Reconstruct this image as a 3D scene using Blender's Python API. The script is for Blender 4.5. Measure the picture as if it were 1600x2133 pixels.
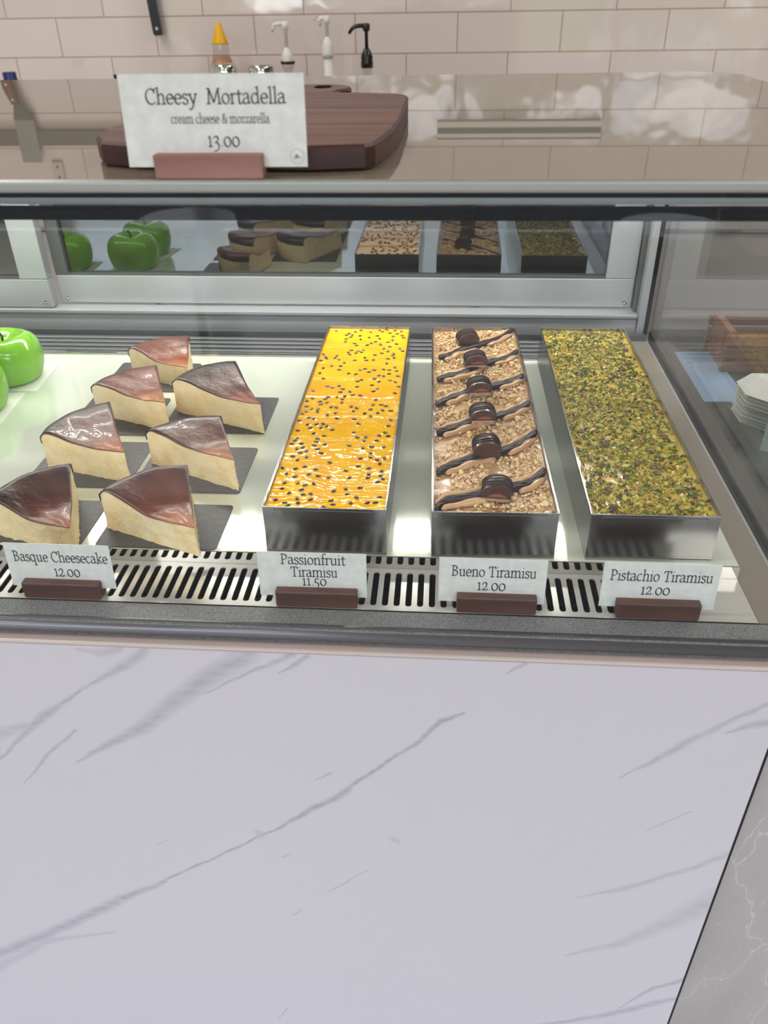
import bpy, bmesh, math, random
from mathutils import Vector, Matrix, noise
random.seed(7)
S = bpy.context.scene
for o in list(bpy.data.objects): bpy.data.objects.remove(o)
COL = S.collection
PI = math.pi
DZ = 1.0                       # height of the display deck above the floor; builders use z measured from the deck

# ------------------------------------------------------------------ camera
F_PX, PITCH, YAW, ROLL, CAM_H = 1676.27, math.radians(33.2197), math.radians(4.5574), math.radians(-0.9915), 0.4343
cy_, sy_, cp_, sp_, cr_, sr_ = math.cos(YAW), math.sin(YAW), math.cos(PITCH), math.sin(PITCH), math.cos(ROLL), math.sin(ROLL)
FWD = Vector((-sy_*cp_, cy_*cp_, -sp_)); R0 = Vector((cy_, sy_, 0)); U0 = R0.cross(FWD)
RGT = cr_*R0 + sr_*U0; UPV = -sr_*R0 + cr_*U0
CAM = Vector((0, 0, CAM_H))
cd = bpy.data.cameras.new('camera'); cam = bpy.data.objects.new('camera', cd); COL.objects.link(cam)
cam.matrix_world = Matrix(((RGT.x, UPV.x, -FWD.x, 0), (RGT.y, UPV.y, -FWD.y, 0), (RGT.z, UPV.z, -FWD.z, CAM_H+DZ), (0, 0, 0, 1)))
cd.sensor_fit = 'VERTICAL'; cd.sensor_height = 36; cd.sensor_width = 27; cd.lens = F_PX/2133*36
cd.clip_start = 0.02; cd.clip_end = 200
cd.dof.use_dof = True; cd.dof.focus_distance = 0.85; cd.dof.aperture_fstop = 9.0
S.camera = cam
def ray(px, py):
    return RGT*((px-800)/F_PX) - UPV*((py-1066.5)/F_PX) + FWD
def atz(px, py, z):            # the point at height z (above the deck) seen at that pixel
    d = ray(px, py); return CAM + d*((z-CAM_H)/d.z)
def aty(px, py, y):
    d = ray(px, py); return CAM + d*(y/d.y)

# ------------------------------------------------------------------ world, lights, exposure
def lin(c):
    return tuple(((v/255)/12.92 if v/255 <= .04045 else ((v/255+.055)/1.055)**2.4) for v in c)
W = bpy.data.worlds.new('street'); S.world = W; W.use_nodes = True
nt = W.node_tree; nt.nodes.clear()
def N(nt, t, **k):
    n = nt.nodes.new(t)
    for a, v in k.items(): setattr(n, a, v)
    return n
wo = N(nt, 'ShaderNodeOutputWorld'); bg = N(nt, 'ShaderNodeBackground'); tc = N(nt, 'ShaderNodeTexCoord')
sp = N(nt, 'ShaderNodeSeparateXYZ'); rp = N(nt, 'ShaderNodeValToRGB'); ns = N(nt, 'ShaderNodeTexNoise'); ad = N(nt, 'ShaderNodeMath', operation='MULTIPLY_ADD')
ns.inputs['Scale'].default_value = 15; ns.inputs['Detail'].default_value = 4
nt.links.new(tc.outputs['Generated'], sp.inputs[0]); nt.links.new(tc.outputs['Generated'], ns.inputs['Vector'])
ad.inputs[1].default_value = .7; nt.links.new(ns.outputs['Fac'], ad.inputs[0]); nt.links.new(sp.outputs['Z'], ad.inputs[2])
e = rp.color_ramp.elements
e[0].position = .12; e[0].color = (.40, .39, .40, 1); e[1].position = .24; e[1].color = (.22, .24, .20, 1)
for p, c in ((.30, (.05, .08, .03, 1)), (.36, (.16, .20, .08, 1)), (.40, (.10, .11, .10, 1)), (.44, (1.5, 1.5, 1.5, 1)), (.52, (.7, .78, .9, 1)), (.7, (.85, .97, 1.25, 1))):
    x = e.new(p); x.color = c
nt.links.new(ad.outputs[0], rp.inputs[0]); nt.links.new(rp.outputs[0], bg.inputs[0]); bg.inputs[1].default_value = 6.5
nt.links.new(bg.outputs[0], wo.inputs[0])
def area(name, loc, rot, sx, sy, power, col=(1, 1, 1), portal=False):
    l = bpy.data.lights.new(name, 'AREA'); l.shape = 'RECTANGLE'; l.size = sx; l.size_y = sy; l.energy = power; l.color = col
    if portal: l.cycles.is_portal = True
    o = bpy.data.objects.new(name, l); COL.objects.link(o); o.location = loc; o.rotation_euler = rot; return o
RX0, RX1, RY0, RY1, CEIL = -3.2, 3.4, -3.9, 2.75, 2.95      # the room
area('shopfront_portal', (.1, RY0-.12, 1.4), (-PI/2+PI, 0, 0), 6.2, 2.5, 1, portal=True)
sd = bpy.data.lights.new('sun', 'SUN'); sd.energy = 7.0; sd.angle = .01; sd.color = (1, .95, .86)
so = bpy.data.objects.new('sun', sd); COL.objects.link(so); so.rotation_euler = (math.radians(48), 0, math.radians(-18)); so.location = (0, -3, 6)
LED_STR, CEIL_FILL_W = 390.0, 22.0
S.view_settings.view_transform = 'Standard'; S.view_settings.look = 'None'; S.view_settings.gamma = 1
S.view_settings.use_curve_mapping = False; S.view_settings.exposure = -0.48
S.cycles.use_denoising = True
S.cycles.max_bounces = 12; S.cycles.transparent_max_bounces = 24; S.cycles.glossy_bounces = 6; S.cycles.diffuse_bounces = 4
S.cycles.sample_clamp_indirect = 6; S.cycles.caustics_reflective = False; S.cycles.caustics_refractive = False

# ------------------------------------------------------------------ materials
def mat(name, rgb, rough=.5, metal=0., spec=.5, coat=0., sss=0., trans=0.):
    m = bpy.data.materials.new(name); m.use_nodes = True
    b = m.node_tree.nodes['Principled BSDF']
    b.inputs['Base Color'].default_value = (*lin(rgb), 1); b.inputs['Roughness'].default_value = rough
    b.inputs['Metallic'].default_value = metal; b.inputs['Specular IOR Level'].default_value = spec
    b.inputs['Coat Weight'].default_value = coat; b.inputs['Coat Roughness'].default_value = .03
    b.inputs['Transmission Weight'].default_value = trans
    if sss: b.inputs['Subsurface Weight'].default_value = sss; b.inputs['Subsurface Radius'].default_value = (.01, .006, .003); b.inputs['Subsurface Scale'].default_value = .5
    return m
def nodes(m): return m.node_tree, m.node_tree.nodes['Principled BSDF']
def ramp(nt, cols):
    r = N(nt, 'ShaderNodeValToRGB'); el = r.color_ramp.elements
    while len(el) < len(cols): el.new(.5)
    for k, (p, c) in enumerate(cols): el[k].position = p; el[k].color = (*lin(c), 1)
    return r
def coords(nt, scale=(1, 1, 1), kind='Object', rot=(0, 0, 0)):
    t = N(nt, 'ShaderNodeTexCoord'); mp = N(nt, 'ShaderNodeMapping'); mp.inputs['Scale'].default_value = scale; mp.inputs['Rotation'].default_value = rot
    nt.links.new(t.outputs[kind], mp.inputs[0]); return mp.outputs[0]
def noisy(m, cols, scale=10, stretch=(1, 1, 1), detail=5, bump=0., bscale=None, dist=.002, rot=(0, 0, 0)):
    nt, b = nodes(m); v = coords(nt, stretch, rot=rot); n = N(nt, 'ShaderNodeTexNoise'); n.inputs['Scale'].default_value = scale; n.inputs['Detail'].default_value = detail
    nt.links.new(v, n.inputs['Vector']); r = ramp(nt, cols); nt.links.new(n.outputs['Fac'], r.inputs[0]); nt.links.new(r.outputs[0], b.inputs['Base Color'])
    if bump:
        n2 = N(nt, 'ShaderNodeTexNoise'); n2.inputs['Scale'].default_value = bscale or scale; n2.inputs['Detail'].default_value = 6; nt.links.new(v, n2.inputs['Vector'])
        bp = N(nt, 'ShaderNodeBump'); bp.inputs['Strength'].default_value = bump; bp.inputs['Distance'].default_value = dist
        nt.links.new(n2.outputs['Fac'], bp.inputs['Height']); nt.links.new(bp.outputs[0], b.inputs['Normal'])
    return m
def schlick(nt, f0):
    g = N(nt, 'ShaderNodeNewGeometry'); d = N(nt, 'ShaderNodeVectorMath', operation='DOT_PRODUCT')
    nt.links.new(g.outputs['Incoming'], d.inputs[0]); nt.links.new(g.outputs['Normal'], d.inputs[1])
    a = N(nt, 'ShaderNodeMath', operation='ABSOLUTE'); nt.links.new(d.outputs['Value'], a.inputs[0])
    s = N(nt, 'ShaderNodeMath', operation='SUBTRACT', use_clamp=True); s.inputs[0].default_value = 1; nt.links.new(a.outputs[0], s.inputs[1])
    p = N(nt, 'ShaderNodeMath', operation='POWER'); p.inputs[1].default_value = 5; nt.links.new(s.outputs[0], p.inputs[0])
    f = N(nt, 'ShaderNodeMath', operation='MULTIPLY_ADD'); f.inputs[1].default_value = 1-f0; f.inputs[2].default_value = f0; nt.links.new(p.outputs[0], f.inputs[0])
    return f.outputs[0]
def glass(name, tint=(1, 1, 1), f0=.03, rough=0.0, back=None):
    m = bpy.data.materials.new(name); m.use_nodes = True; nt = m.node_tree; nt.nodes.clear()
    o = N(nt, 'ShaderNodeOutputMaterial'); mx = N(nt, 'ShaderNodeMixShader'); g = N(nt, 'ShaderNodeBsdfGlossy'); g.inputs['Roughness'].default_value = rough
    if back is None:
        t = N(nt, 'ShaderNodeBsdfTransparent'); t.inputs[0].default_value = (*tint, 1)
    else:
        t = N(nt, 'ShaderNodeBsdfDiffuse'); t.inputs[0].default_value = (*back, 1)
    nt.links.new(schlick(nt, f0), mx.inputs[0]); nt.links.new(t.outputs[0], mx.inputs[1]); nt.links.new(g.outputs[0], mx.inputs[2]); nt.links.new(mx.outputs[0], o.inputs[0])
    return m
def emis(name, rgb, s):
    m = bpy.data.materials.new(name); m.use_nodes = True; nt = m.node_tree; nt.nodes.clear()
    o = N(nt, 'ShaderNodeOutputMaterial'); x = N(nt, 'ShaderNodeEmission'); x.inputs[0].default_value = (*rgb, 1); x.inputs[1].default_value = s; nt.links.new(x.outputs[0], o.inputs[0]); return m

M = {}
M['glass'] = glass('clear_glass', (.985, .992, .988), .018)
M['endglass'] = glass('end_glass_clear', (.96, .97, .965), .09)
M['mirror'] = glass('dark_door_glass', f0=.18, back=(.010, .011, .011))
M['steel'] = mat('pan_steel', (168, 168, 166), .2, 1.)
M['deck'] = mat('deck_steel', (230, 237, 224), .3, .3)
nt, b = nodes(M['deck']); v = coords(nt, (40, 2.5, 1)); n = N(nt, 'ShaderNodeTexNoise'); n.inputs['Scale'].default_value = 12; n.inputs['Detail'].default_value = 6
nt.links.new(v, n.inputs['Vector']); r_ = N(nt, 'ShaderNodeMapRange'); r_.inputs[3].default_value = .06; r_.inputs[4].default_value = .15; nt.links.new(n.outputs['Fac'], r_.inputs[0]); nt.links.new(r_.outputs[0], b.inputs['Roughness'])
M['polished'] = mat('polished_steel', (205, 204, 200), .07, 1.)
M['grille'] = mat('grille_steel', (238, 238, 234), .22, .7)
M['alu'] = mat('anodised_aluminium', (182, 185, 187), .34, .55)
M['louvre'] = mat('grey_louvre', (104, 107, 108), .45, .4)
M['alu_dark'] = mat('grey_track', (96, 98, 98), .4, .6)
M['black'] = mat('black_rubber', (3, 3, 4), .6, spec=.2)
M['dark'] = mat('dark_void', (26, 27, 28), .7)
M['powder'] = noisy(mat('grey_powder_coat', (112, 113, 116), .5, .25), [(.35, (86, 88, 92)), (.6, (134, 135, 137))], 900, bump=.25, bscale=900, dist=.0004)
M['bar'] = mat('grey_metal_bar', (118, 118, 122), .3, .5)
M['ledge'] = mat('beige_ledge', (196, 182, 176), .3)
M['sill'] = mat('grey_beige_sill', (150, 142, 130), .2, .3)
M['top'] = glass('polished_beige_top', f0=.27, rough=.012, back=lin((150, 140, 122)))
M['topedge'] = mat('top_edge', (160, 163, 156), .32, .35)
M['paper'] = noisy(mat('textured_card', (226, 230, 222), .55), [(.3, (214, 219, 212)), (.7, (232, 234, 230))], 120)
M['ink'] = mat('dark_ink', (44, 44, 66), .6)
M['ink_black'] = mat('black_ink', (34, 34, 38), .6)
M['block_light'] = noisy(mat('worn_wood_block', (150, 106, 96), .5), [(.25, (126, 84, 74)), (.55, (156, 112, 100)), (.8, (172, 130, 118))], 60, (.12, 1, 1), bump=.15)
M['block'] = noisy(mat('walnut_block', (78, 48, 40), .5), [(.25, (52, 30, 25)), (.55, (86, 52, 42)), (.8, (112, 72, 58))], 60, (.12, 1, 1), bump=.15)
M['board'] = noisy(mat('dark_hardwood', (90, 52, 42), .36), [(.32, (38, 19, 16)), (.48, (84, 44, 34)), (.68, (124, 74, 56))], 52, (.11, 1.6, 1), 9, bump=.35, dist=.001, rot=(0, 0, .12))
M['boardedge'] = noisy(mat('board_edge_wood', (70, 36, 30), .5), [(.3, (40, 19, 17)), (.6, (66, 34, 29)), (.8, (92, 56, 46))], 40, (.3, .3, 1.5), bump=.3, dist=.001)
M['slate'] = noisy(mat('black_cake_board', (66, 66, 70), .42), [(.3, (58, 58, 62)), (.7, (76, 76, 80))], 200)
M['white_card'] = mat('white_cake_card', (232, 234, 226), .5)
M['apple'] = noisy(mat('green_glaze', (116, 186, 34), .16, coat=.6, sss=.05), [(.3, (108, 182, 26)), (.7, (140, 200, 52))], 18)
M['stem'] = mat('chocolate_stem', (48, 28, 22), .5)
M['body'] = noisy(mat('cheesecake_filling', (244, 226, 186), .6, sss=.12), [(.25, (240, 208, 146)), (.5, (250, 228, 178)), (.8, (254, 241, 206))], 60, bump=.5, bscale=260, dist=.0012)
M['choc'] = mat('dark_chocolate', (26, 14, 12), .34, spec=.3)
M['milkchoc'] = noisy(mat('milk_chocolate', (66, 38, 34), .28, coat=.2), [(.3, (58, 33, 30)), (.7, (78, 46, 40))], 120)
M['filling'] = mat('hazelnut_filling', (150, 82, 50), .4)
M['wafer'] = noisy(mat('wafer', (186, 148, 116), .7), [(.3, (146, 106, 82)), (.7, (206, 172, 138))], 500, bump=.4)
M['cream'] = noisy(mat('hazelnut_cream', (198, 158, 116), .3, coat=.2, sss=.08), [(.3, (184, 142, 102)), (.7, (208, 170, 130))], 40, bump=.15, bscale=180)
def island(name, cols, rough=.45, sss=0.):
    m = mat(name, (200, 180, 120), rough, sss=sss); nt, b = nodes(m)
    g = N(nt, 'ShaderNodeNewGeometry'); r = ramp(nt, cols); r.color_ramp.interpolation = 'CONSTANT'
    nt.links.new(g.outputs['Random Per Island'], r.inputs[0]); nt.links.new(r.outputs[0], b.inputs['Base Color']); return m
M['nuts'] = island('chopped_hazelnut', [(0, (232, 206, 152)), (.3, (240, 220, 176)), (.6, (214, 180, 124)), (.8, (196, 154, 100)), (.93, (150, 100, 60))])
M['nut'] = noisy(mat('hazelnut', (232, 204, 146), .45), [(.3, (214, 178, 112)), (.6, (240, 216, 166))], 150)
M['pist'] = island('chopped_pistachio', [(0, (138, 138, 40)), (.2, (168, 160, 58)), (.36, (92, 104, 32)), (.52, (190, 174, 80)), (.62, (68, 82, 30)), (.76, (140, 112, 48)), (.86, (84, 60, 58)), (.94, (214, 202, 130))], .38)
M['pistnut'] = noisy(mat('pistachio_nut', (150, 152, 50), .38), [(.35, (120, 130, 40)), (.5, (176, 172, 62)), (.7, (196, 186, 96))], 130)
M['pistskin'] = noisy(mat('pistachio_skin', (92, 62, 62), .45), [(.35, (70, 50, 48)), (.6, (112, 92, 56))], 150)
M['pistcream'] = noisy(mat('pistachio_cream', (206, 178, 74), .25, coat=.3), [(.3, (176, 142, 44)), (.7, (212, 184, 84))], 30)
M['custard'] = mat('custard_layer', (232, 196, 110), .5)
M['seed'] = mat('black_seed', (26, 20, 14), .2, coat=.6)
M['glaze'] = noisy(mat('passionfruit_glaze', (250, 190, 0), .035, coat=0, sss=.0), [(.3, (246, 172, 0)), (.6, (252, 194, 0)), (.8, (254, 206, 6))], 30)
M['white_plastic'] = mat('white_plastic', (228, 224, 216), .3)
M['black_plastic'] = mat('black_plastic', (18, 18, 20), .3)
M['blue_plastic'] = mat('blue_plastic', (28, 40, 104), .35)
M['yellow_plastic'] = mat('yellow_plastic', (238, 180, 8), .35)
M['clear_plastic'] = glass('clear_plastic', (.9, .9, .9), .05, .05)
M['sauce'] = mat('caramel_sauce', (196, 140, 108), .4)
M['syrup'] = mat('dark_syrup_bottle', (60, 42, 34), .15)
M['syrup_white'] = mat('cream_bottle', (206, 196, 184), .25)
M['chrome'] = mat('chrome', (215, 220, 210), .06, 1.)
M['wood_handle'] = noisy(mat('wooden_handle', (104, 66, 44), .5), [(.3, (80, 50, 34)), (.7, (126, 82, 56))], 30, (4, 4, .4))
M['blade'] = mat('brushed_blade', (150, 160, 152), .3, .9)
M['bench'] = mat('bench_laminate', (200, 196, 190), .35)
M['cabinet'] = mat('cabinet_white', (210, 206, 202), .5)
M['plaster'] = mat('white_plaster', (226, 221, 214), .8)
M['ceiling'] = mat('white_ceiling', (232, 228, 222), .9)
M['frame'] = mat('shopfront_frame', (196, 198, 200), .4, .3)
M['floor'] = noisy(mat('concrete_floor', (190, 184, 180), .35), [(.3, (160, 155, 152)), (.7, (178, 173, 170))], 3)
M['taupe'] = mat('taupe_paint', (112, 100, 92), .8)
M['pave'] = noisy(mat('dark_asphalt', (46, 46, 48), .9), [(.3, (40, 40, 42)), (.7, (54, 54, 56))], 4)
M['slat'] = noisy(mat('slat_wood', (150, 104, 78), .5), [(.3, (126, 84, 62)), (.7, (170, 122, 94))], 30, (.2, 2, 3))
M['bluepaper'] = mat('pale_blue_sheet', (150, 178, 214), .5)
M['greencard'] = mat('pale_green_card', (176, 190, 176), .6)
M['darktop'] = noisy(mat('dark_stone_top', (66, 70, 70), .25), [(.3, (54, 58, 58)), (.7, (80, 84, 84))], 20)
M['tabletop'] = mat('white_table', (236, 240, 244), .25)
M['led'] = emis('led_light', (1.0, .97, .88), LED_STR)
M['lamp'] = emis('fill_lamp_panel', (1.0, .95, .9), CEIL_FILL_W)
# wall tiles
m = mat('glazed_wall_tile', (228, 216, 208), .05, spec=.9); M['tile'] = m; nt, b = nodes(m)
t = N(nt, 'ShaderNodeTexCoord'); sx = N(nt, 'ShaderNodeSeparateXYZ'); cx = N(nt, 'ShaderNodeCombineXYZ'); nt.links.new(t.outputs['Object'], sx.inputs[0])
nt.links.new(sx.outputs['X'], cx.inputs[0]); nt.links.new(sx.outputs['Z'], cx.inputs[1])
br = N(nt, 'ShaderNodeTexBrick'); br.offset = .5; br.squash = 1
for k, vv in dict(Scale=1.0, **{'Mortar Size': .0016, 'Mortar Smooth': .25, 'Bias': 0.0, 'Brick Width': .3005, 'Row Height': .1027}).items(): br.inputs[k].default_value = vv
br.inputs['Color1'].default_value = (*lin((220, 209, 202)), 1); br.inputs['Color2'].default_value = (*lin((216, 205, 198)), 1); br.inputs['Mortar'].default_value = (*lin((176, 150, 134)), 1)
nt.links.new(cx.outputs[0], br.inputs[0]); nt.links.new(br.outputs['Color'], b.inputs['Base Color'])
wv = N(nt, 'ShaderNodeTexNoise'); wv.inputs['Scale'].default_value = 7; nt.links.new(cx.outputs[0], wv.inputs['Vector'])
b1 = N(nt, 'ShaderNodeBump', invert=True); b1.inputs['Strength'].default_value = .8; b1.inputs['Distance'].default_value = .003; nt.links.new(br.outputs['Fac'], b1.inputs['Height'])
b2 = N(nt, 'ShaderNodeBump'); b2.inputs['Strength'].default_value = .12; b2.inputs['Distance'].default_value = .01; nt.links.new(wv.outputs['Fac'], b2.inputs['Height']); nt.links.new(b1.outputs[0], b2.inputs['Normal']); nt.links.new(b2.outputs[0], b.inputs['Normal'])
# white marble with drawn veins: each vein is a tapering line in the x-z plane of the panel
YM = .490
def vein_group():
    g = bpy.data.node_groups.new('vein', 'ShaderNodeTree')
    for n_, tp in (('P', 'NodeSocketVector'), ('A', 'NodeSocketVector'), ('B', 'NodeSocketVector'), ('W0', 'NodeSocketFloat'), ('W1', 'NodeSocketFloat'), ('S', 'NodeSocketFloat')):
        g.interface.new_socket(n_, in_out='INPUT', socket_type=tp)
    g.interface.new_socket('F', in_out='OUTPUT', socket_type='NodeSocketFloat')
    i = N(g, 'NodeGroupInput'); o = N(g, 'NodeGroupOutput'); L = g.links.new
    def vm(op, a, b_=None):
        n = N(g, 'ShaderNodeVectorMath', operation=op); L(a, n.inputs[0])
        if b_ is not None: L(b_, n.inputs[1])
        return n
    def mm(op, a, b_=None, c=None, clamp=False):
        n = N(g, 'ShaderNodeMath', operation=op, use_clamp=clamp)
        for k, s in enumerate((a, b_, c)):
            if s is None: continue
            if isinstance(s, (int, float)): n.inputs[k].default_value = s
            else: L(s, n.inputs[k])
        return n.outputs[0]
    pa = vm('SUBTRACT', i.outputs['P'], i.outputs['A']).outputs[0]; ba = vm('SUBTRACT', i.outputs['B'], i.outputs['A']).outputs[0]
    tt = mm('DIVIDE', vm('DOT_PRODUCT', pa, ba).outputs['Value'], vm('DOT_PRODUCT', ba, ba).outputs['Value'], clamp=True)
    sc = N(g, 'ShaderNodeVectorMath', operation='SCALE'); L(ba, sc.inputs[0]); L(tt, sc.inputs['Scale'])
    d = vm('LENGTH', vm('SUBTRACT', pa, sc.outputs[0]).outputs[0]).outputs['Value']
    w = mm('MULTIPLY_ADD', tt, mm('SUBTRACT', i.outputs['W1'], i.outputs['W0']), i.outputs['W0'])
    f = mm('SUBTRACT', 1.0, mm('DIVIDE', d, w), clamp=True)
    L(mm('MULTIPLY', mm('POWER', f, .8), i.outputs['S']), o.inputs[0]); return g
VG = vein_group()
def marble(name, base, veincol, veins):
    m = mat(name, base, .2, spec=.4); nt, b = nodes(m)
    t = N(nt, 'ShaderNodeTexCoord'); n = N(nt, 'ShaderNodeTexNoise'); n.inputs['Scale'].default_value = 14; n.inputs['Detail'].default_value = 6; n.inputs['Roughness'].default_value = .6
    nt.links.new(t.outputs['Object'], n.inputs['Vector'])
    s = N(nt, 'ShaderNodeVectorMath', operation='SUBTRACT'); s.inputs[1].default_value = (.5, .5, .5); nt.links.new(n.outputs['Color'], s.inputs[0])
    k = N(nt, 'ShaderNodeVectorMath', operation='SCALE'); k.inputs['Scale'].default_value = .016; nt.links.new(s.outputs[0], k.inputs[0])
    a = N(nt, 'ShaderNodeVectorMath', operation='ADD'); nt.links.new(t.outputs['Object'], a.inputs[0]); nt.links.new(k.outputs[0], a.inputs[1])
    z = N(nt, 'ShaderNodeVectorMath', operation='MULTIPLY'); z.inputs[1].default_value = (1, 0, 1); nt.links.new(a.outputs[0], z.inputs[0])
    acc = None
    for (A, B, w0, w1, st) in veins:
        q = N(nt, 'ShaderNodeGroup'); q.node_tree = VG; nt.links.new(z.outputs[0], q.inputs['P'])
        q.inputs['A'].default_value = A; q.inputs['B'].default_value = B; q.inputs['W0'].default_value = w0; q.inputs['W1'].default_value = w1; q.inputs['S'].default_value = st
        if acc is None: acc = q.outputs[0]
        else:
            u = N(nt, 'ShaderNodeMath', operation='MAXIMUM'); nt.links.new(acc, u.inputs[0]); nt.links.new(q.outputs[0], u.inputs[1]); acc = u.outputs[0]
    # streaky break-up inside the veins
    v2 = coords(nt, (30, 30, 120), rot=(0, math.radians(30), 0)); n2 = N(nt, 'ShaderNodeTexNoise'); n2.inputs['Scale'].default_value = 1.5; n2.inputs['Detail'].default_value = 5; nt.links.new(v2, n2.inputs['Vector'])
    mr = N(nt, 'ShaderNodeMapRange'); mr.inputs[1].default_value = .35; mr.inputs[2].default_value = .62; mr.inputs[3].default_value = .62; mr.inputs[4].default_value = 1.; nt.links.new(n2.outputs['Fac'], mr.inputs[0])
    u = N(nt, 'ShaderNodeMath', operation='MULTIPLY', use_clamp=True); nt.links.new(acc, u.inputs[0]); nt.links.new(mr.outputs[0], u.inputs[1])
    mx = N(nt, 'ShaderNodeMix', data_type='RGBA'); mx.inputs['A'].default_value = (*lin(base), 1); mx.inputs['B'].default_value = (*lin(veincol), 1)
    nt.links.new(u.outputs[0], mx.inputs['Factor']); nt.links.new(mx.outputs['Result'], b.inputs['Base Color']); return m
VEINS = []
def vein(pts, ws, st):
    P = [aty(x, y, YM) for x, y in pts]; P = [(p.x, 0, p.z+DZ) for p in P]
    for k in range(len(P)-1): VEINS.append((P[k], P[k+1], ws[k], ws[k+1], st))
vein([(300, 1350), (260, 1380), (190, 1425), (90, 1490), (0, 1580)], (.006, .007, .002, .006, .002), .55)
vein([(520, 1362), (420, 1420), (300, 1510), (160, 1590)], (.012, .014, .010, .002), .55)
vein([(610, 1362), (520, 1400), (430, 1445)], (.004, .003, .001), .55)
vein([(965, 1485), (915, 1500), (870, 1545), (735, 1635), (720, 1650), (545, 1742), (350, 1830)], (.002, .004, .003, .003, .006, .002, .003), .7)
vein([(350, 1830), (200, 1900), (90, 1950), (-10, 1990)], (.004, .010, .010, .014), .6)
vein([(240, 1940), (100, 1960), (-10, 2020)], (.002, .008, .01), .35)
vein([(1610, 1460), (1500, 1512), (1410, 1560), (1290, 1620)], (.004, .004, .006, .001), .5)
vein([(1620, 1500), (1570, 1510), (1510, 1526)], (.008, .006, .001), .55)
vein([(1600, 1755), (1450, 1805), (1300, 1850), (1200, 1870)], (.01, .005, .006, .001), .4)
vein([(1500, 1870), (1400, 1920), (1290, 1965), (1180, 1990)], (.022, .018, .01, .002), .35)
vein([(1440, 2035), (1360, 2060), (1290, 2100)], (.006, .005, .001), .6)
vein([(1410, 2080), (1300, 2105), (1100, 2140)], (.006, .008, .004), .55)
vein([(160, 1520), (95, 1580), (50, 1630)], (.002, .003, .001), .5)
vein([(640, 1365), (615, 1380), (575, 1402)], (.003, .003, .001), .6)
vein([(250, 1350), (210, 1358), (160, 1352)], (.004, .006, .002), .4)
vein([(60, 1510), (-10, 1530)], (.006, .012), .35)
vein([(1090, 1385), (1050, 1405)], (.003, .001), .5)
vein([(770, 1812), (720, 1840), (680, 1860)], (.001, .002, .001), .4)
vein([(1440, 1690), (1400, 1705), (1350, 1730)], (.001, .002, .001), .45)
vein([(350, 1750), (330, 1760)], (.001, .002), .4); vein([(628, 1895), (610, 1910)], (.002, .001), .6); vein([(600, 2100), (578, 2122)], (.002, .001), .5)
vein([(545, 1742), (540, 1735)], (.008, .006), .35); vein([(820, 1750), (830, 1756)], (.006, .003), .3); vein([(690, 1610), (660, 1625)], (.002, .001), .5); vein([(605, 1780), (590, 1786)], (.003, .002), .4)
M['marble'] = marble('white_marble', (212, 209, 214), (150, 147, 162), VEINS)
m = mat('grey_marble', (172, 166, 164), .3); M['grey_marble'] = m; nt, b = nodes(m)
v = coords(nt, (2.2, 1, .8), rot=(0, .35, 0)); vo = N(nt, 'ShaderNodeTexVoronoi', feature='DISTANCE_TO_EDGE'); vo.inputs['Scale'].default_value = 5
nz = N(nt, 'ShaderNodeTexNoise'); nz.inputs['Scale'].default_value = 9; nz.inputs['Detail'].default_value = 6; nt.links.new(v, nz.inputs['Vector'])
mxv = N(nt, 'ShaderNodeMix', data_type='VECTOR'); mxv.inputs['Factor'].default_value = .12; nt.links.new(v, mxv.inputs['A']); nt.links.new(nz.outputs['Color'], mxv.inputs['B']); nt.links.new(mxv.outputs['Result'], vo.inputs['Vector'])
rr = ramp(nt, [(0, (206, 201, 198)), (.006, (182, 177, 175)), (.3, (172, 167, 165))]); nt.links.new(vo.outputs['Distance'], rr.inputs[0])
nz2 = N(nt, 'ShaderNodeTexNoise'); nz2.inputs['Scale'].default_value = 60; v2 = coords(nt, (3, 3, .8)); nt.links.new(v2, nz2.inputs['Vector'])
r3 = ramp(nt, [(.62, (0, 0, 0)), (.72, (70, 70, 70))]); nt.links.new(nz2.outputs['Fac'], r3.inputs[0])
am = N(nt, 'ShaderNodeMix', data_type='RGBA', blend_type='ADD'); am.inputs['Factor'].default_value = 1; nt.links.new(rr.outputs[0], am.inputs['A']); nt.links.new(r3.outputs[0], am.inputs['B']); nt.links.new(am.outputs['Result'], b.inputs['Base Color'])

# ------------------------------------------------------------------ mesh helpers
def link(name, me, m=None, parent=None, loc=(0, 0, 0), rz=0, smooth=False):
    o = bpy.data.objects.new(name, me); COL.objects.link(o); o.location = loc; o.rotation_euler.z = rz
    if parent: o.parent = parent
    if m is not None and not me.materials: me.materials.append(m)
    if smooth:
        for p in me.polygons: p.use_smooth = True
    return o
def done(bm, name, m, parent=None, loc=(0, 0, 0), rz=0, smooth=False):
    bmesh.ops.recalc_face_normals(bm, faces=bm.faces[:])
    me = bpy.data.meshes.new(name); bm.to_mesh(me); bm.free(); me.update()
    return link(name, me, m, parent, loc, rz, smooth)
def bx(bm, x0, x1, y0, y1, z0, z1, bev=0, seg=2):
    v = [bm.verts.new((x, y, z)) for x in (x0, x1) for y in (y0, y1) for z in (z0, z1)]
    fs = [bm.faces.new([v[i] for i in q]) for q in ((0, 1, 3, 2), (4, 6, 7, 5), (0, 4, 5, 1), (2, 3, 7, 6), (0, 2, 6, 4), (1, 5, 7, 3))]
    if bev:
        es = list({e for f in fs for e in f.edges}); bmesh.ops.bevel(bm, geom=es, offset=bev, segments=seg, affect='EDGES', profile=.5)
    return bm
def box(name, m, x0, x1, y0, y1, z0, z1, parent=None, bev=0, seg=2):
    return done(bx(bmesh.new(), x0, x1, y0, y1, z0, z1, bev, seg), name, m, parent)
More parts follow.
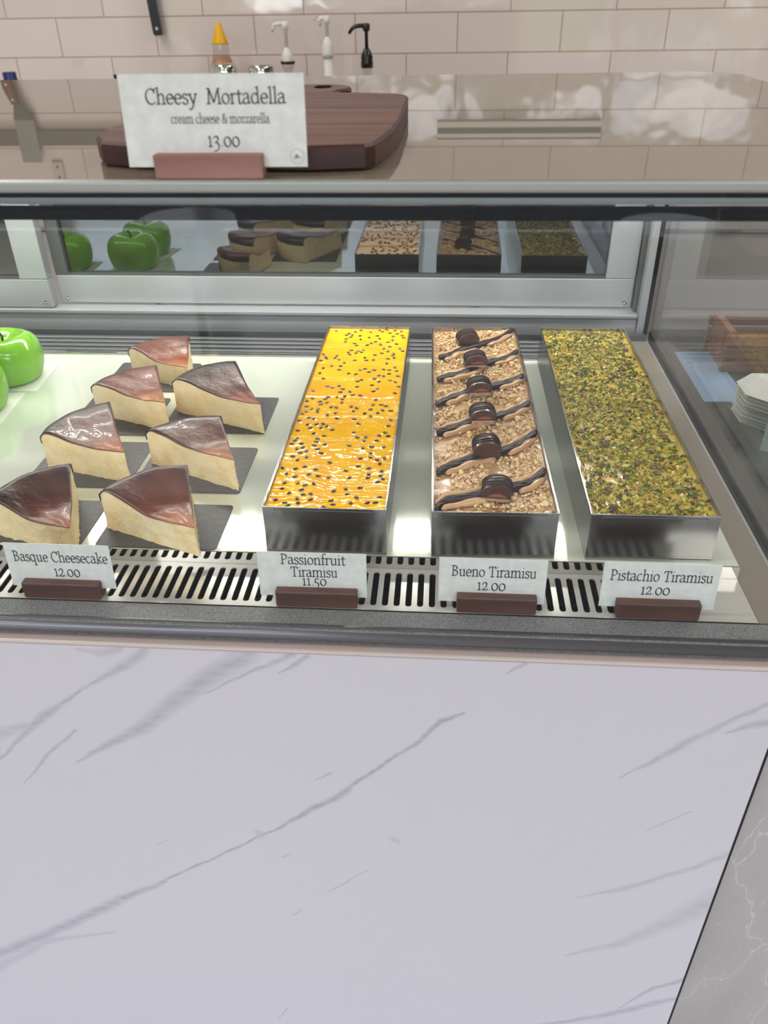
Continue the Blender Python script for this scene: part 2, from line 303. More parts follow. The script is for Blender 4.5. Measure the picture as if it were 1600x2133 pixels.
def lathe(bm, prof, seg=24, c=(0, 0, 0), mtx=None):
    rings = []
    for r, z in prof:
        rings.append([bm.verts.new((c[0]+r*math.cos(2*PI*k/seg), c[1]+r*math.sin(2*PI*k/seg), c[2]+z)) for k in range(seg)] if r > 1e-6 else [bm.verts.new((c[0], c[1], c[2]+z))])
    for a, b_ in zip(rings, rings[1:]):
        for k in range(seg):
            q = [a[k % len(a)], a[(k+1) % len(a)], b_[(k+1) % len(b_)], b_[k % len(b_)]]
            u = []
            for w_ in q:
                if w_ not in u: u.append(w_)
            if len(u) > 2: bm.faces.new(u)
    if mtx is not None: bmesh.ops.transform(bm, matrix=mtx, verts=[w_ for r in rings for w_ in r])
    return bm
def tube(bm, pts, rad, seg=10, flat=1., caps=True):
    """swept ellipse along pts; rad may be a list; flat squeezes the height"""
    pts = [Vector(p) for p in pts]; n = len(pts); rad = rad if isinstance(rad, (list, tuple)) else [rad]*n; rings = []
    for i, p in enumerate(pts):
        t = (pts[min(i+1, n-1)]-pts[max(i-1, 0)]).normalized(); up = Vector((0, 0, 1)) if abs(t.z) < .95 else Vector((0, 1, 0))
        s = t.cross(up).normalized(); u = s.cross(t)
        rings.append([bm.verts.new(p + s*rad[i]*math.cos(2*PI*k/seg) + u*rad[i]*flat*math.sin(2*PI*k/seg)) for k in range(seg)])
    for a, b_ in zip(rings, rings[1:]):
        for k in range(seg): bm.faces.new((a[k], a[(k+1) % seg], b_[(k+1) % seg], b_[k]))
    if caps: bm.faces.new(rings[0][::-1]); bm.faces.new(rings[-1])
    return bm
def prism(bm, poly, z0, z1):
    a = [bm.verts.new((x, y, z0)) for x, y in poly]; b_ = [bm.verts.new((x, y, z1)) for x, y in poly]; n = len(poly)
    bm.faces.new(a[::-1]); bm.faces.new(b_)
    for k in range(n): bm.faces.new((a[k], a[(k+1) % n], b_[(k+1) % n], b_[k]))
    return bm
def thing(name, label, cat, loc=(0, 0, 0), rz=0, group=None):
    o = bpy.data.objects.new(name, None); COL.objects.link(o); o.location = loc; o.rotation_euler.z = rz; o.empty_display_size = .02
    tag(o, label, cat, group); return o
def tag(o, label, cat, group=None):
    o['label'] = label; o['category'] = cat
    if group: o['group'] = group
    return o
def struct(o): o['kind'] = 'structure'; return o
def spline(pts, n=8):
    P = [Vector(p) for p in pts]; out = []
    for i in range(len(P)-1):
        a, b_, c, d = P[max(i-1, 0)], P[i], P[i+1], P[min(i+2, len(P)-1)]
        for k in range(n):
            t = k/n; out.append(.5*((2*b_) + (c-a)*t + (2*a-5*b_+4*c-d)*t*t + (3*b_-a-3*c+d)*t**3))
    return out+[P[-1]]

# ------------------------------------------------------------------ the room
T = .12
struct(box('floor', M['floor'], RX0-T, RX1+T, RY0-T, RY1+T, -.1, 0))
struct(box('ceiling', M['ceiling'], RX0-T, RX1+T, RY0-T, RY1+T, CEIL, CEIL+.1))
wb = struct(box('wall_back', M['tile'], -RX1-T, RX1+T, 0, T, 0, CEIL)); g0 = aty(433, 116, RY1)
# tile origin: a grout crossing at that point of the wall
wb.location = (g0.x, RY1, 0); wb.data.transform(Matrix.Translation((-g0.x, 0, -(g0.z+DZ)))); wb.location.z = g0.z+DZ
struct(box('wall_left', M['plaster'], RX0-T, RX0, RY0, RY1, 0, CEIL)); struct(box('wall_right', M['taupe'], RX1, RX1+T, RY0, RY1, 0, CEIL))
bm = bmesh.new()
bx(bm, RX0, RX1, RY0-T, RY0, 2.65, CEIL); bx(bm, RX0, -3.0, RY0-T, RY0, 0, 2.65); bx(bm, 3.2, RX1, RY0-T, RY0, 0, 2.65); bx(bm, -3.0, 3.2, RY0-T, RY0, 0, .14)
struct(done(bm, 'wall_front', M['plaster']))
for k, (x0, x1) in enumerate(((-3.0, -1.45), (-1.45, .1), (.1, 1.65), (1.65, 3.2))):
    bm = bmesh.new(); w_ = .035
    w_ = .07; bx(bm, x0, x0+w_, RY0-.09, RY0-.03, .14, 2.65); bx(bm, x1-w_, x1, RY0-.09, RY0-.03, .14, 2.65)
    bx(bm, x0+w_, x1-w_, RY0-.09, RY0-.03, .14, .2); bx(bm, x0+w_, x1-w_, RY0-.09, RY0-.03, 2.6, 2.65); bx(bm, x0+w_, x1-w_, RY0-.09, RY0-.03, 2.08, 2.13)
    struct(done(bm, 'window_%d' % (k+1), M['frame']))
struct(box('ground', M['pave'], -12, 12, -16, RY0-T, -.12, -.02))

# ------------------------------------------------------------------ the display case
CASE = thing('display_case', 'long glass patisserie display case with white marble front and glossy beige top', 'display case', (0, .85, 0))
def cpart(name, bm, m, smooth=False):
    bmesh.ops.translate(bm, vec=(0, -.85, 0), verts=bm.verts[:]); return done(bm, name, m, CASE, smooth=smooth)
def cbox(name, m, x0, x1, y0, y1, z0, z1, bev=0, seg=2): return cpart(name, bx(bmesh.new(), x0, x1, y0, y1, z0+DZ, z1+DZ, bev, seg), m)
CX0, CX1 = -1.25, .289
ZL = -.0275
cbox('front_panel', M['marble'], CX0, CX1, YM, YM+.02, -.97, ZL-.004)
cbox('shadow_gap_strip', M['dark'], CX1+.0002, CX1+.0042, YM+.003, YM+.03, -.97, ZL-.006)  # dark strip standing in for the shadow line at the panel's end
cbox('ledge', M['ledge'], CX0, CX1+.003, YM-.0005, .512, ZL-.0045, ZL, .002)
cbox('plinth', M['dark'], CX0+.02, CX1-.02, .56, 1.2, -1.0, -.97)
cbox('cabinet_body', M['dark'], CX0, CX1, .512, 1.24, -.97, -.06)
bm = bmesh.new(); tube(bm, [(CX0, .504, -.0195+DZ), (.312, .504, -.0195+DZ)], .0075, 14); cpart('bumper_bar', bm, M['bar'], True)
cbox('front_rail', M['powder'], CX0, .304, .4995, .5265, -.055, -.0125, .0015)
ZT, ZB = .340, .3325
# countertop with rounded rear corner
poly = [(CX0, .4925), (.345, .4925)] + [(.345-.05+.05*math.cos(a), 1.145-.05+.05*math.sin(a)) for a in [k*PI/2/8 for k in range(9)]] + [(CX0, 1.105)]
bm = prism(bmesh.new(), poly, ZB+DZ, ZT+DZ); bmesh.ops.bevel(bm, geom=[e for e in bm.edges if abs(e.verts[0].co.z-e.verts[1].co.z) < 1e-5], offset=.0022, segments=3, affect='EDGES', profile=.5)
ct = cpart('countertop', bm, M['top']); ct.data.materials.append(M['topedge'])
for p in ct.data.polygons:
    if p.normal.y < -.25: p.material_index = 1
cbox('ceiling_panel', M['dark'], CX0, .300, .515, 1.19, .3255, .3320)
cbox('top_seal', M['black'], CX0, .31, .5058, .514, .3275, .3324)
cbox('glass_clamp', M['black'], CX0, .31, .5058, .516, .3142, .3207)
cbox('front_glass', M['glass'], CX0, .3105, .5000, .5055, -.0125, .3322)
cbox('end_glass', M['endglass'], .3045, .3105, .506, 1.185, -.016, .3275)
cbox('end_glass_track', M['alu_dark'], .311, .330, .50, 1.19, -.03, -.008, .001)
cbox('end_glass_lip', M['alu'], .3005, .304, .527, 1.19, -.02, -.0135)
cbox('deck', M['deck'], CX0, .2675, .5875, 1.050, -.008, 0.0, .0008)
cbox('deck_edge', M['polished'], CX0, .2675, .5860, .5874, -.0125, .0008)
cbox('side_sill', M['sill'], .268, .3005, .527, 1.19, -.030, -.0125)
cbox('deck_rear_trim', M['polished'], CX0, .2675, 1.0502, 1.058, -.010, .003, .001)
# slotted air grille: a plate with round-ended slots
def slotted(bm, xs, y0, y1, ya, yb, z, hw, X0, X1, th=.0012, seg=6):
    pitch = xs[1]-xs[0]
    def quadstrip(a, b_):
        for zz in (z, z-th):
            pass
    edges = [xs[0]-pitch/2+k*pitch for k in range(len(xs)+1)]
    def V(x, y): return bm.verts.new((x, y, z))
    for k, c in enumerate(xs):
        xl, xr = edges[k], edges[k+1]
        inner = [(c+hw*math.cos(a), yb-hw+hw*math.sin(a)) for a in [j*PI/seg for j in range(seg+1)]] + [(c-hw*math.cos(a), ya+hw-hw*math.sin(a)) for a in [j*PI/seg for j in range(seg+1)]]
        n = len(inner); outer = [(xr, yb-hw)] + [(xr-(xr-xl)*j/seg, y1) for j in range(1, seg)] + [(xl, yb-hw)] + [(xl, ya+hw)] + [(xl+(xr-xl)*j/seg, y0) for j in range(1, seg)] + [(xr, ya+hw)]
        outer[0] = (xr, y1); outer[seg] = (xl, y1); outer[seg+1] = (xl, y0); outer[-1] = (xr, y0)
        vi = [V(*p) for p in inner]; vo_ = [V(*p) for p in outer]; vb = [bm.verts.new((p[0], p[1], z-th)) for p in inner]
        for j in range(n):
            bm.faces.new((vi[j], vo_[j], vo_[(j+1) % n], vi[(j+1) % n])); bm.faces.new((vi[j], vi[(j+1) % n], vb[(j+1) % n], vb[j]))
    for a, b_ in ((X0, edges[0]), (edges[-1], X1)):
        bm.faces.new((V(a, y0), V(b_, y0), V(b_, y1), V(a, y1)))
pitch = .01012; nsl = 118
xs = [.1995-pitch*(nsl-1-k) for k in range(nsl)]
bm = bmesh.new(); slotted(bm, xs, .5268, .5858, .533, .580, -.0122+DZ, .0027, CX0, .2675)
cpart('vent_grille', bm, M['grille'])
cbox('vent_channel', M['black'], CX0, .2675, .5268, .5858, -.058, -.05)
# rear of the well, sill and sliding doors
bm = bmesh.new()
for k in range(7): bx(bm, CX0, .268, 1.062+.013*k, 1.0705+.013*k, -.022+DZ+.0012*k, -.0165+DZ+.0012*k, .0008, 1)
cpart('rear_louvre', bm, M['louvre'])
cbox('rear_channel', M['dark'], CX0, .2675, 1.058, 1.19, -.05, -.045)
cbox('rear_upstand', M['alu_dark'], CX0, .3005, 1.158, 1.166, -.045, -.004)
cbox('rear_sill', M['alu'], CX0, .288, 1.178, 1.205, -.012, .0205, .0015)
cbox('sill_groove', M['alu_dark'], CX0, .288, 1.1755, 1.1778, .0135, .0158)
cbox('rear_post', M['alu'], .2885, .2985, 1.172, 1.225, -.02, .3255, .001)
cbox('corner_seal', M['black'], .2987, .3042, 1.172, 1.20, -.02, .3255)
cbox('post_seal', M['alu_dark'], .2835, .2884, 1.19, 1.215, .0205, .3255)
def door(name, x0, x1, yy, st, label, st2=.043):
    d = cbox(name, M['alu'], x0, x1, yy, yy+.02, .0215, .0655, .0015); d['label'] = label
    def sub(n, m, a, b_, c, e_, f, g, bev=0): q = bx(bmesh.new(), a, b_, c-.85, e_-.85, f+DZ, g+DZ, bev); return done(q, n, m, d)
    sub('door_stile', M['alu_dark'] if st < .03 else M['alu'], x0, x0+st, yy, yy+.02, .0657, .325, .001); sub('door_stile', M['alu'], x1-st2, x1, yy, yy+.02, .0657, .325, .001)
    sub('door_pane', M['mirror'], x0+st, x1-st2, yy+.008, yy+.014, .0657, .325)
    sub('glazing_bead', M['alu_dark'], x0+st, x1-st2, yy+.0005, yy+.0078, .0658, .0685)
    for xx in (x0+.011, x1-.011):
        bm = bmesh.new(); lathe(bm, [(0, .0015), (.002, .0012), (.0034, 0)], 12, mtx=Matrix.Translation((xx, yy-.85-.0003, .029+DZ)) @ Matrix.Rotation(PI/2, 4, 'X')); done(bm, 'door_rivet', M['chrome'], d, smooth=True)
    return d
door('sliding_door', -.6005, .2825, 1.206, .020, 'long aluminium framed sliding door')
door('sliding_door', -1.2, -.6045, 1.183, .043, 'left aluminium framed sliding door')
# lamp strip under the top: three rows of small lights on a rail
cbox('light_rail', M['alu'], CX0, .29, 1.055, 1.105, .3205, .3252)
cbox('light_rail', M['alu'], CX0, .29, .520, .552, .3205, .3252)
for rows in ((1.065, 1.080, 1.095), (.536,)):
    bm = bmesh.new()
    for y in rows:
        for k in range(104):
            x = -.99+k*.0122
            vs = [bm.verts.new((x+a, y-.85+c, .3198+DZ)) for a, c in ((-.0022, -.0022), (-.0022, .0022), (.0022, .0022), (.0022, -.0022))]; bm.faces.new(vs)
    me = bpy.data.meshes.new('led_strip'); bm.to_mesh(me); bm.free(); link('led_strip', me, M['led'], CASE)

# ------------------------------------------------------------------ lettering: a broad-nib pen drawing of each letter
def bez(p0, p1, p2, p3, n=9):
    return [((1-t)**3*p0[0]+3*(1-t)**2*t*p1[0]+3*(1-t)*t*t*p2[0]+t**3*p3[0], (1-t)**3*p0[1]+3*(1-t)**2*t*p1[1]+3*(1-t)*t*t*p2[1]+t**3*p3[1]) for t in [k/n for k in range(n+1)]]
def arc(cx, cy, rx, ry, a0, a1, n=20): return [(cx+rx*math.cos(math.radians(a0+(a1-a0)*k/n)), cy+ry*math.sin(math.radians(a0+(a1-a0)*k/n))) for k in range(n+1)]
def ft(x, w=.09): return [(x-w, .01), (x+w, .01)]
def sf(x, y): return [(x-.1, y-.045), (x, y)]
def arch(x0, x1, y=0): return bez((x0, .3), (x0+.06, .5), (x1, .56), (x1, .3))+[(x1, y)]
G = {
 ' ': (.26, []), '.': (.2, [[(.1, .03), (.1, .035)]]),
 'a': (.47, [bez((.06, .38), (.1, .5), (.35, .53), (.34, .3))+[(.34, .08)]+bez((.34, .08), (.35, .0), (.4, .0), (.45, .04), 4), bez((.34, .28), (.12, .27), (.03, .2), (.05, .1))+bez((.05, .1), (.08, -.05), (.26, -.02), (.34, .11))]),
 'c': (.42, [arc(.23, .23, .18, .23, 55, 310)]),
 'd': (.53, [arc(.22, .23, .17, .23, 50, 315), [(.40, .76), (.40, .02), (.46, .02)], sf(.40, .76)]),
 'e': (.45, [arc(.23, .23, .18, .23, 5, 315), [(.06, .25), (.40, .25)]]),
 'f': (.31, [[(.14, .01), (.14, .58)]+bez((.14, .58), (.14, .78), (.26, .82), (.36, .72)), [(.03, .45), (.29, .45)], ft(.14)]),
 'h': (.55, [[(.12, .76), (.12, 0)], sf(.12, .76), arch(.12, .42), ft(.12), ft(.42)]),
 'i': (.26, [[(.13, .46), (.13, 0)], sf(.13, .46), ft(.13), [(.13, .66), (.13, .67)]]),
 'k': (.5, [[(.12, .76), (.12, 0)], sf(.12, .76), ft(.12), [(.4, .45), (.14, .2)], [(.2, .26), (.44, .01)], [(.3, .45), (.46, .45)]]),
 'l': (.26, [[(.13, .76), (.13, 0)], sf(.13, .76), ft(.13)]),
 'm': (.84, [[(.12, .46), (.12, 0)], sf(.12, .46), arch(.12, .41), arch(.41, .71), ft(.12), ft(.41), ft(.71)]),
 'n': (.55, [[(.12, .46), (.12, 0)], sf(.12, .46), arch(.12, .42), ft(.12), ft(.42)]),
 'o': (.48, [arc(.24, .23, .19, .23, 0, 360)]),
 'q': (.53, [arc(.22, .23, .17, .23, 45, 315), [(.40, .47), (.40, -.26)], ft(.40), [(.31, -.26), (.49, -.26)]][:2]+[[(.31, -.26), (.49, -.26)]]),
 'r': (.36, [[(.12, .46), (.12, 0)], sf(.12, .46), bez((.12, .3), (.16, .44), (.24, .5), (.34, .43)), ft(.12)]),
 's': (.36, [bez((.30, .38), (.24, .5), (.05, .5), (.06, .35))+bez((.06, .35), (.08, .23), (.32, .26), (.31, .12))+bez((.31, .12), (.3, -.05), (.1, -.04), (.04, .08))]),
 't': (.34, [[(.15, .6), (.15, .12)]+bez((.15, .12), (.15, -.04), (.26, -.03), (.33, .05)), [(.03, .45), (.31, .45)]]),
 'u': (.54, [[(.12, .46), (.12, .16)]+bez((.12, .16), (.12, -.07), (.33, -.03), (.41, .12)), [(.41, .46), (.41, .02), (.48, .02)], sf(.12, .46), sf(.41, .46)]),
 'y': (.48, [[(.08, .45), (.26, .02)], [(.43, .45), (.24, -.06)]+bez((.24, -.06), (.18, -.24), (.1, -.28), (.03, -.22)), [(.01, .45), (.16, .45)], [(.35, .45), (.49, .45)]]),
 'z': (.43, [[(.06, .36), (.07, .44), (.36, .44), (.05, .02), (.37, .02), (.38, .1)]]),
 'B': (.58, [[(.14, .7), (.14, 0)], bez((.05, .69), (.56, .76), (.52, .37), (.16, .38)), bez((.16, .38), (.62, .4), (.6, -.04), (.05, .01))]),
 'C': (.63, [arc(.36, .35, .29, .35, 48, 312), [(.56, .68), (.56, .52)]]),
 'M': (.86, [[(.12, 0), (.17, .69), (.42, .06), (.69, .69), (.74, 0)], ft(.12), ft(.74), [(.06, .69), (.18, .69)], [(.68, .69), (.8, .69)]]),
 'P': (.54, [[(.14, .7), (.14, 0)], bez((.05, .69), (.6, .77), (.58, .26), (.16, .32)), ft(.14, .11)]),
 'T': (.6, [[(.05, .56), (.06, .68), (.54, .68), (.55, .56)], [(.3, .68), (.3, 0)], ft(.3, .12)]),
 '&': (.62, [bez((.56, .44), (.5, .1), (.3, -.06), (.14, .02))+bez((.14, .02), (.0, .1), (.06, .28), (.2, .36))+bez((.2, .36), (.36, .46), (.36, .68), (.24, .68))+bez((.24, .68), (.1, .68), (.12, .5), (.22, .38))+[(.56, .0)]]),
 '0': (.52, [arc(.26, .22, .2, .22, 0, 360)]),
 '1': (.34, [[(.17, .46), (.17, 0)], [(.06, .42), (.17, .46)], ft(.17, .1)]),
 '2': (.44, [bez((.06, .36), (.1, .52), (.38, .52), (.34, .32))+bez((.34, .32), (.3, .18), (.12, .1), (.05, .02))+[(.38, .02), (.39, .09)]]),
 '3': (.44, [bez((.07, .4), (.12, .52), (.36, .5), (.32, .34))+bez((.32, .34), (.29, .24), (.2, .21), (.14, .2))+bez((.14, .2), (.44, .22), (.44, -.22), (.05, -.2))]),
 '5': (.44, [[(.36, .45), (.13, .45), (.1, .2)]+bez((.1, .2), (.44, .28), (.44, -.2), (.05, -.2))]),
}
def hull(P):
    P = sorted(set((round(x, 7), round(y, 7)) for x, y in P))
    def half(P):
        h = []
        for p in P:
            while len(h) > 1 and (h[-1][0]-h[-2][0])*(p[1]-h[-2][1])-(h[-1][1]-h[-2][1])*(p[0]-h[-2][0]) <= 0: h.pop()
            h.append(p)
        return h
    a, b_ = half(P), half(P[::-1]); return a[:-1]+b_[:-1]
NIB = [(.047*math.cos(a)*math.cos(.45)-.025*math.sin(a)*math.sin(.45), .047*math.cos(a)*math.sin(.45)+.025*math.sin(a)*math.cos(.45)) for a in [2*PI*k/10 for k in range(10)]]
def strokes(bm, polys, fx, nib=NIB):
    for pl in polys:
        for p, q in zip(pl, pl[1:]):
            h = hull([(p[0]+a, p[1]+c) for a, c in nib]+[(q[0]+a, q[1]+c) for a, c in nib])
            if len(h) > 2: bm.faces.new([bm.verts.new(fx(*u)) for u in h])
def text(bm, s, x0, x1, base, em):
    """letters between x0 and x1 on the card's plane (x, z), standing on height base"""
    w = sum(G[c][0] for c in s); k = (x1-x0)/w; x = 0
    for c in s:
        strokes(bm, G[c][1], lambda u, v, x=x: (x0+(x+u)*k, 0, base+v*em)); x += G[c][0]

def price_sign(bx_c, w, y0, zb, card, lines, label, cardmat, blk, name='price_sign', lean=4, dep=.0145, bh=.0155, logo=None, yaw=0.):
    """wooden block with a slot; card = (left, width, height, bottom z) relative to the block's centre"""
    r = thing(name, label, 'price sign', (bx_c, y0+dep/2, zb+DZ), yaw, 'price signs on wooden blocks')
    bm = bx(bmesh.new(), -w/2, w/2, -dep/2, dep/2, 0, bh, .0011, 2); done(bm, 'wooden_block', blk, r)
    cl, cw, ch, cz = card; yc = .0005
    c = done(bx(bmesh.new(), cl, cl+cw, -.00025, .00025, 0, ch), 'card', cardmat, r, (0, yc, cz)); c.rotation_euler.x = -math.radians(lean)
    bm = bmesh.new()
    for s, xa, xb, fb, em in lines: text(bm, s, cl+xa*cw, cl+xb*cw, ch*(1-fb), em)
    l = done(bm, 'lettering', M['ink'] if logo else M['ink_black'], c, (0, -.0004, 0))
    for p in l.data.polygons: pass
    if logo:
        bm = bmesh.new(); X, Z, R = cl+cw*logo[0], ch*(1-logo[1]), ch*logo[2]
        nb = [(a*.14, b_*.14) for a, b_ in NIB]
        strokes(bm, [arc(0, 0, 1, 1, 0, 360, 40)], lambda u, v: (X+u*R, 0, Z+v*R), [(a*.55, b_*.55) for a, b_ in NIB])
        strokes(bm, [bez((-.5, -.1), (-.4, -.5), (-.05, -.3), (-.25, .25), 8), bez((-.25, .25), (0, .1), (.05, -.1), (.1, -.2), 6)+bez((.1, -.2), (.2, .1), (.3, -.3), (.6, -.12), 8), bez((.1, .3), (.05, .1), (0, -.2), (-.1, -.25), 6)], lambda u, v: (X+u*R, 0, Z+v*R), [(a*1.1, b_*1.1) for a, b_ in NIB])
        done(bm, 'round_logo', M['ink_black'], c, (0, -.0004, 0))
    return r
Zg = -.0121
H4 = .0440
price_sign(-.3260, .069, .5275, Zg, (-.0462, .0935, H4, .0072), [('Basque Cheesecake', .07, .97, .41, .0146), ('12.00', .43, .68, .745, .0165)], 'small white card reading Basque Cheesecake 12.00 in a wooden block', M['paper'], M['block'], yaw=-.004)
price_sign(-.1015, .070, .5275, Zg, (-.0495, .0925, H4, .0062), [('Passionfruit', .215, .81, .262, .0142), ('Tiramisu', .30, .735, .545, .0142), ('11.50', .40, .63, .745, .0150)], 'small white card reading Passionfruit Tiramisu 11.50 in a wooden block', M['paper'], M['block'], yaw=.006)
price_sign(.0515, .067, .5275, Zg, (-.0490, .0893, H4, .0056), [('Bueno Tiramisu', .115, .905, .405, .0146), ('12.00', .36, .63, .715, .0165)], 'small white price card in a wooden block before the hazelnut tiramisu pan, reading 12.00', M['paper'], M['block'], yaw=-.006)
price_sign(.1850, .0685, .5272, Zg, (-.0478, .0940, H4, .0062), [('Pistachio Tiramisu', .065, .945, .395, .0146), ('12.00', .345, .60, .70, .0160)], 'small white card reading Pistachio Tiramisu 12.00 in a wooden block', M['paper'], M['block'], yaw=-.004)
price_sign(-.1390, .0645, .4945, ZT, (-.0490, .1068, .0485, .0058), [('Cheesy', .135, .42, .315, .0112), ('Mortadella', .47, .90, .315, .0112), ('cream cheese & mozzarella', .265, .805, .52, .0070), ('13.00', .455, .635, .775, .0116)], 'large white card reading Cheesy Mortadella 13.00 standing on the countertop', M['paper'], M['block_light'], dep=.012, bh=.0135, lean=6, logo=(.945, .885, .082), yaw=0.0)

# ------------------------------------------------------------------ cutting board on the top
bt = .015; off = Vector((0, .006, 0))
bp_ = [(640, 308), (755, 303), (775, 298), (800, 284), (815, 270), (830, 255), (840, 240), (848, 212), (848, 203), (840, 199), (800, 195), (735, 193.5), (700, 194), (672, 190), (690, 187.5), (728, 186), (729, 181), (722, 177.5), (690, 176), (640, 176), (560, 186), (420, 215), (320, 236), (260, 258), (215, 270), (192, 281), (186, 289), (192, 297), (215, 304), (400, 308)]
O = [(-.082, .508), (-.049, .5135), (-.0435, .521), (-.0395, .547), (-.036, .575), (-.034, .61), (-.0335, .65), (-.0335, .74), (-.0345, .765), (-.042, .779), (-.056, .7856), (-.08, .7905), (-.094, .793), (-.1035, .8), (-.0985, .8165), (-.0915, .823), (-.0915, .842), (-.1, .857), (-.112, .8665), (-.1365, .8688), (-.152, .855), (-.158, .83), (-.17, .79), (-.205, .755), (-.222, .70), (-.2285, .62), (-.2325, .585), (-.229, .553), (-.2175, .53), (-.19, .519), (-.14, .511)]
O = [(x, y+.006) for x, y in O]
BC = (-.13, .66)
CB = thing('cutting_board', 'dark brown hardwood cutting board with a holed handle on the beige countertop', 'cutting board', (BC[0], BC[1], ZT+DZ))
hc = (-.118, .846)
ring = [(hc[0]+.0085*math.cos(2*PI*k/20), hc[1]+.014*math.sin(2*PI*k/20)) for k in range(20)]
def rel(P): return [(x-BC[0], y-BC[1]) for x, y in P]
def holed(bm, outer, inner, z):
    vo = [bm.verts.new((x, y, z)) for x, y in outer]; vi = [bm.verts.new((x, y, z)) for x, y in inner]
    es = [bm.edges.new((L[k], L[(k+1) % len(L)])) for L in (vo, vi) for k in range(len(L))]
    bmesh.ops.triangle_fill(bm, edges=es, use_beauty=True); return vo, vi
Orel, Rrel = rel(O), rel(ring)
def inset(P, d):
    n = len(P); out = []
    for k in range(n):
        a, b_, c = Vector(P[k-1]), Vector(P[k]), Vector(P[(k+1) % n]); t = (c-a).normalized(); out.append((b_.x-t.y*d, b_.y+t.x*d))
    return out
bm = bmesh.new(); holed(bm, inset(Orel, .002), Rrel, bt); done(bm, 'board_face', M['board'], CB)
bm = bmesh.new()
def wallring(bm, P, Q, z0, z1):
    a = [bm.verts.new((x, y, z0)) for x, y in P]; b_ = [bm.verts.new((x, y, z1)) for x, y in Q]; n = len(P)
    for k in range(n): bm.faces.new((a[k], a[(k+1) % n], b_[(k+1) % n], b_[k]))
wallring(bm, Orel, Orel, .002, bt-.0018); wallring(bm, Orel, inset(Orel, .002), bt-.0018, bt); wallring(bm, inset(Orel, .002), Orel, 0, .002)
wallring(bm, Rrel, Rrel, 0, bt); holed(bm, inset(Orel, .002), Rrel, 0); done(bm, 'board_edge', M['boardedge'], CB)

# ------------------------------------------------------------------ loaf pans
PW, PL, PH = .110, .4509, .0489
PANS = [((-.1553, .5897), -.0044), ((-.0047, .5889), .0192), ((.1329, .5917), .0057)]
def loaf_pan(k, label):
    (x, y), a = PANS[k]
    r = thing('loaf_pan', label, 'loaf pan', (x, y, DZ), a, 'loaf pans on the deck'); t = .0011
    bm = bmesh.new(); o0 = [(0, 0), (PW, 0), (PW, PL), (0, PL)]; i0 = [(t, t), (PW-t, t), (PW-t, PL-t), (t, PL-t)]
    def rg(P, z): return [bm.verts.new((x, y, z)) for x, y in P]
    A, B_, C, D = rg(o0, 0), rg(o0, PH), rg(i0, PH), rg(i0, t)
    for P, Q in ((A, B_), (B_, C), (C, D)):
        for j in range(4): bm.faces.new((P[j], P[(j+1) % 4], Q[(j+1) % 4], Q[j]))
    bm.faces.new(A[::-1]); bm.faces.new(D)
    done(bm, 'pan_body', M['steel'], r)
    bm = bmesh.new(); tube(bm, [(0, 0, PH), (PW, 0, PH), (PW, PL, PH), (0, PL, PH), (0, 0, PH)], .0008, 6); done(bm, 'rolled_rim', M['steel'], r)
    bm = bmesh.new(); bx(bm, .010, PW-.010, -.0008, -.0001, PH-.0085, PH-.002, .0003, 1); done(bm, 'folded_flap', M['steel'], r)
    return r
loaf_pan(0, 'steel loaf pan holding the yellow passionfruit tiramisu')
loaf_pan(1, 'steel loaf pan holding the chocolate and hazelnut tiramisu')
loaf_pan(2, 'steel loaf pan holding the green pistachio tiramisu')
def topgrid(nx, ny, zf, m0=.0013):
    bm = bmesh.new(); g = [[bm.verts.new((m0+(PW-2*m0)*i/nx, m0+(PL-2*m0)*j/ny, zf((PW)*i/nx, PL*j/ny))) for i in range(nx+1)] for j in range(ny+1)]
    for j in range(ny):
        for i in range(nx): bm.faces.new((g[j][i], g[j][i+1], g[j+1][i+1], g[j+1][i]))
    return bm
def cake(k, label, name, cat='cake'):
    (x, y), a = PANS[k]; return thing(name, label, cat, (x, y, DZ), a)
def scatter(n, mind, mx=.006, tries=40, ok=None):
    P = []; cell = {}
    for _ in range(n*tries):
        if len(P) >= n: break
        p = (random.uniform(mx, PW-mx), random.uniform(mx, PL-mx)); c = (int(p[0]/mind), int(p[1]/mind))
        if ok and not ok(*p): continue
        if all((p[0]-q[0])**2+(p[1]-q[1])**2 > mind*mind for i in (-1, 0, 1) for j in (-1, 0, 1) for q in cell.get((c[0]+i, c[1]+j), ())): P.append(p); cell.setdefault(c, []).append(p)
    return P
def blob(bm, c, s, jit=.25, sub=1, rot=None):
    r = bmesh.ops.create_icosphere(bm, subdivisions=sub, radius=1)
    mt = Matrix.Translation(c) @ (rot or Matrix.Rotation(random.uniform(0, 6.28), 4, 'Z')) @ Matrix.Diagonal((*s, 1))
    for v in r['verts']: v.co = mt @ (v.co*(1+random.uniform(-jit, jit)))
OCT = [(1, 0, 0), (-1, 0, 0), (0, 1, 0), (0, -1, 0), (0, 0, 1), (0, 0, -1)]
OCF = [(0, 2, 4), (2, 1, 4), (1, 3, 4), (3, 0, 4), (2, 0, 5), (1, 2, 5), (3, 1, 5), (0, 3, 5)]
def crumb(bm, c, s):
    q = Matrix.Rotation(random.uniform(0, 6.28), 4, 'Z') @ Matrix.Rotation(random.uniform(-.7, .7), 4, 'X') @ Matrix.Rotation(random.uniform(-.7, .7), 4, 'Y')
    d = (s*random.uniform(.7, 1.35), s*random.uniform(.55, 1.0), s*random.uniform(.45, .8))
    vs = [bm.verts.new(Vector(c)+q @ Vector((p[0]*d[0]*random.uniform(.75, 1.2), p[1]*d[1]*random.uniform(.75, 1.2), p[2]*d[2]))) for p in OCT]
    for f in OCF: bm.faces.new([vs[i] for i in f])
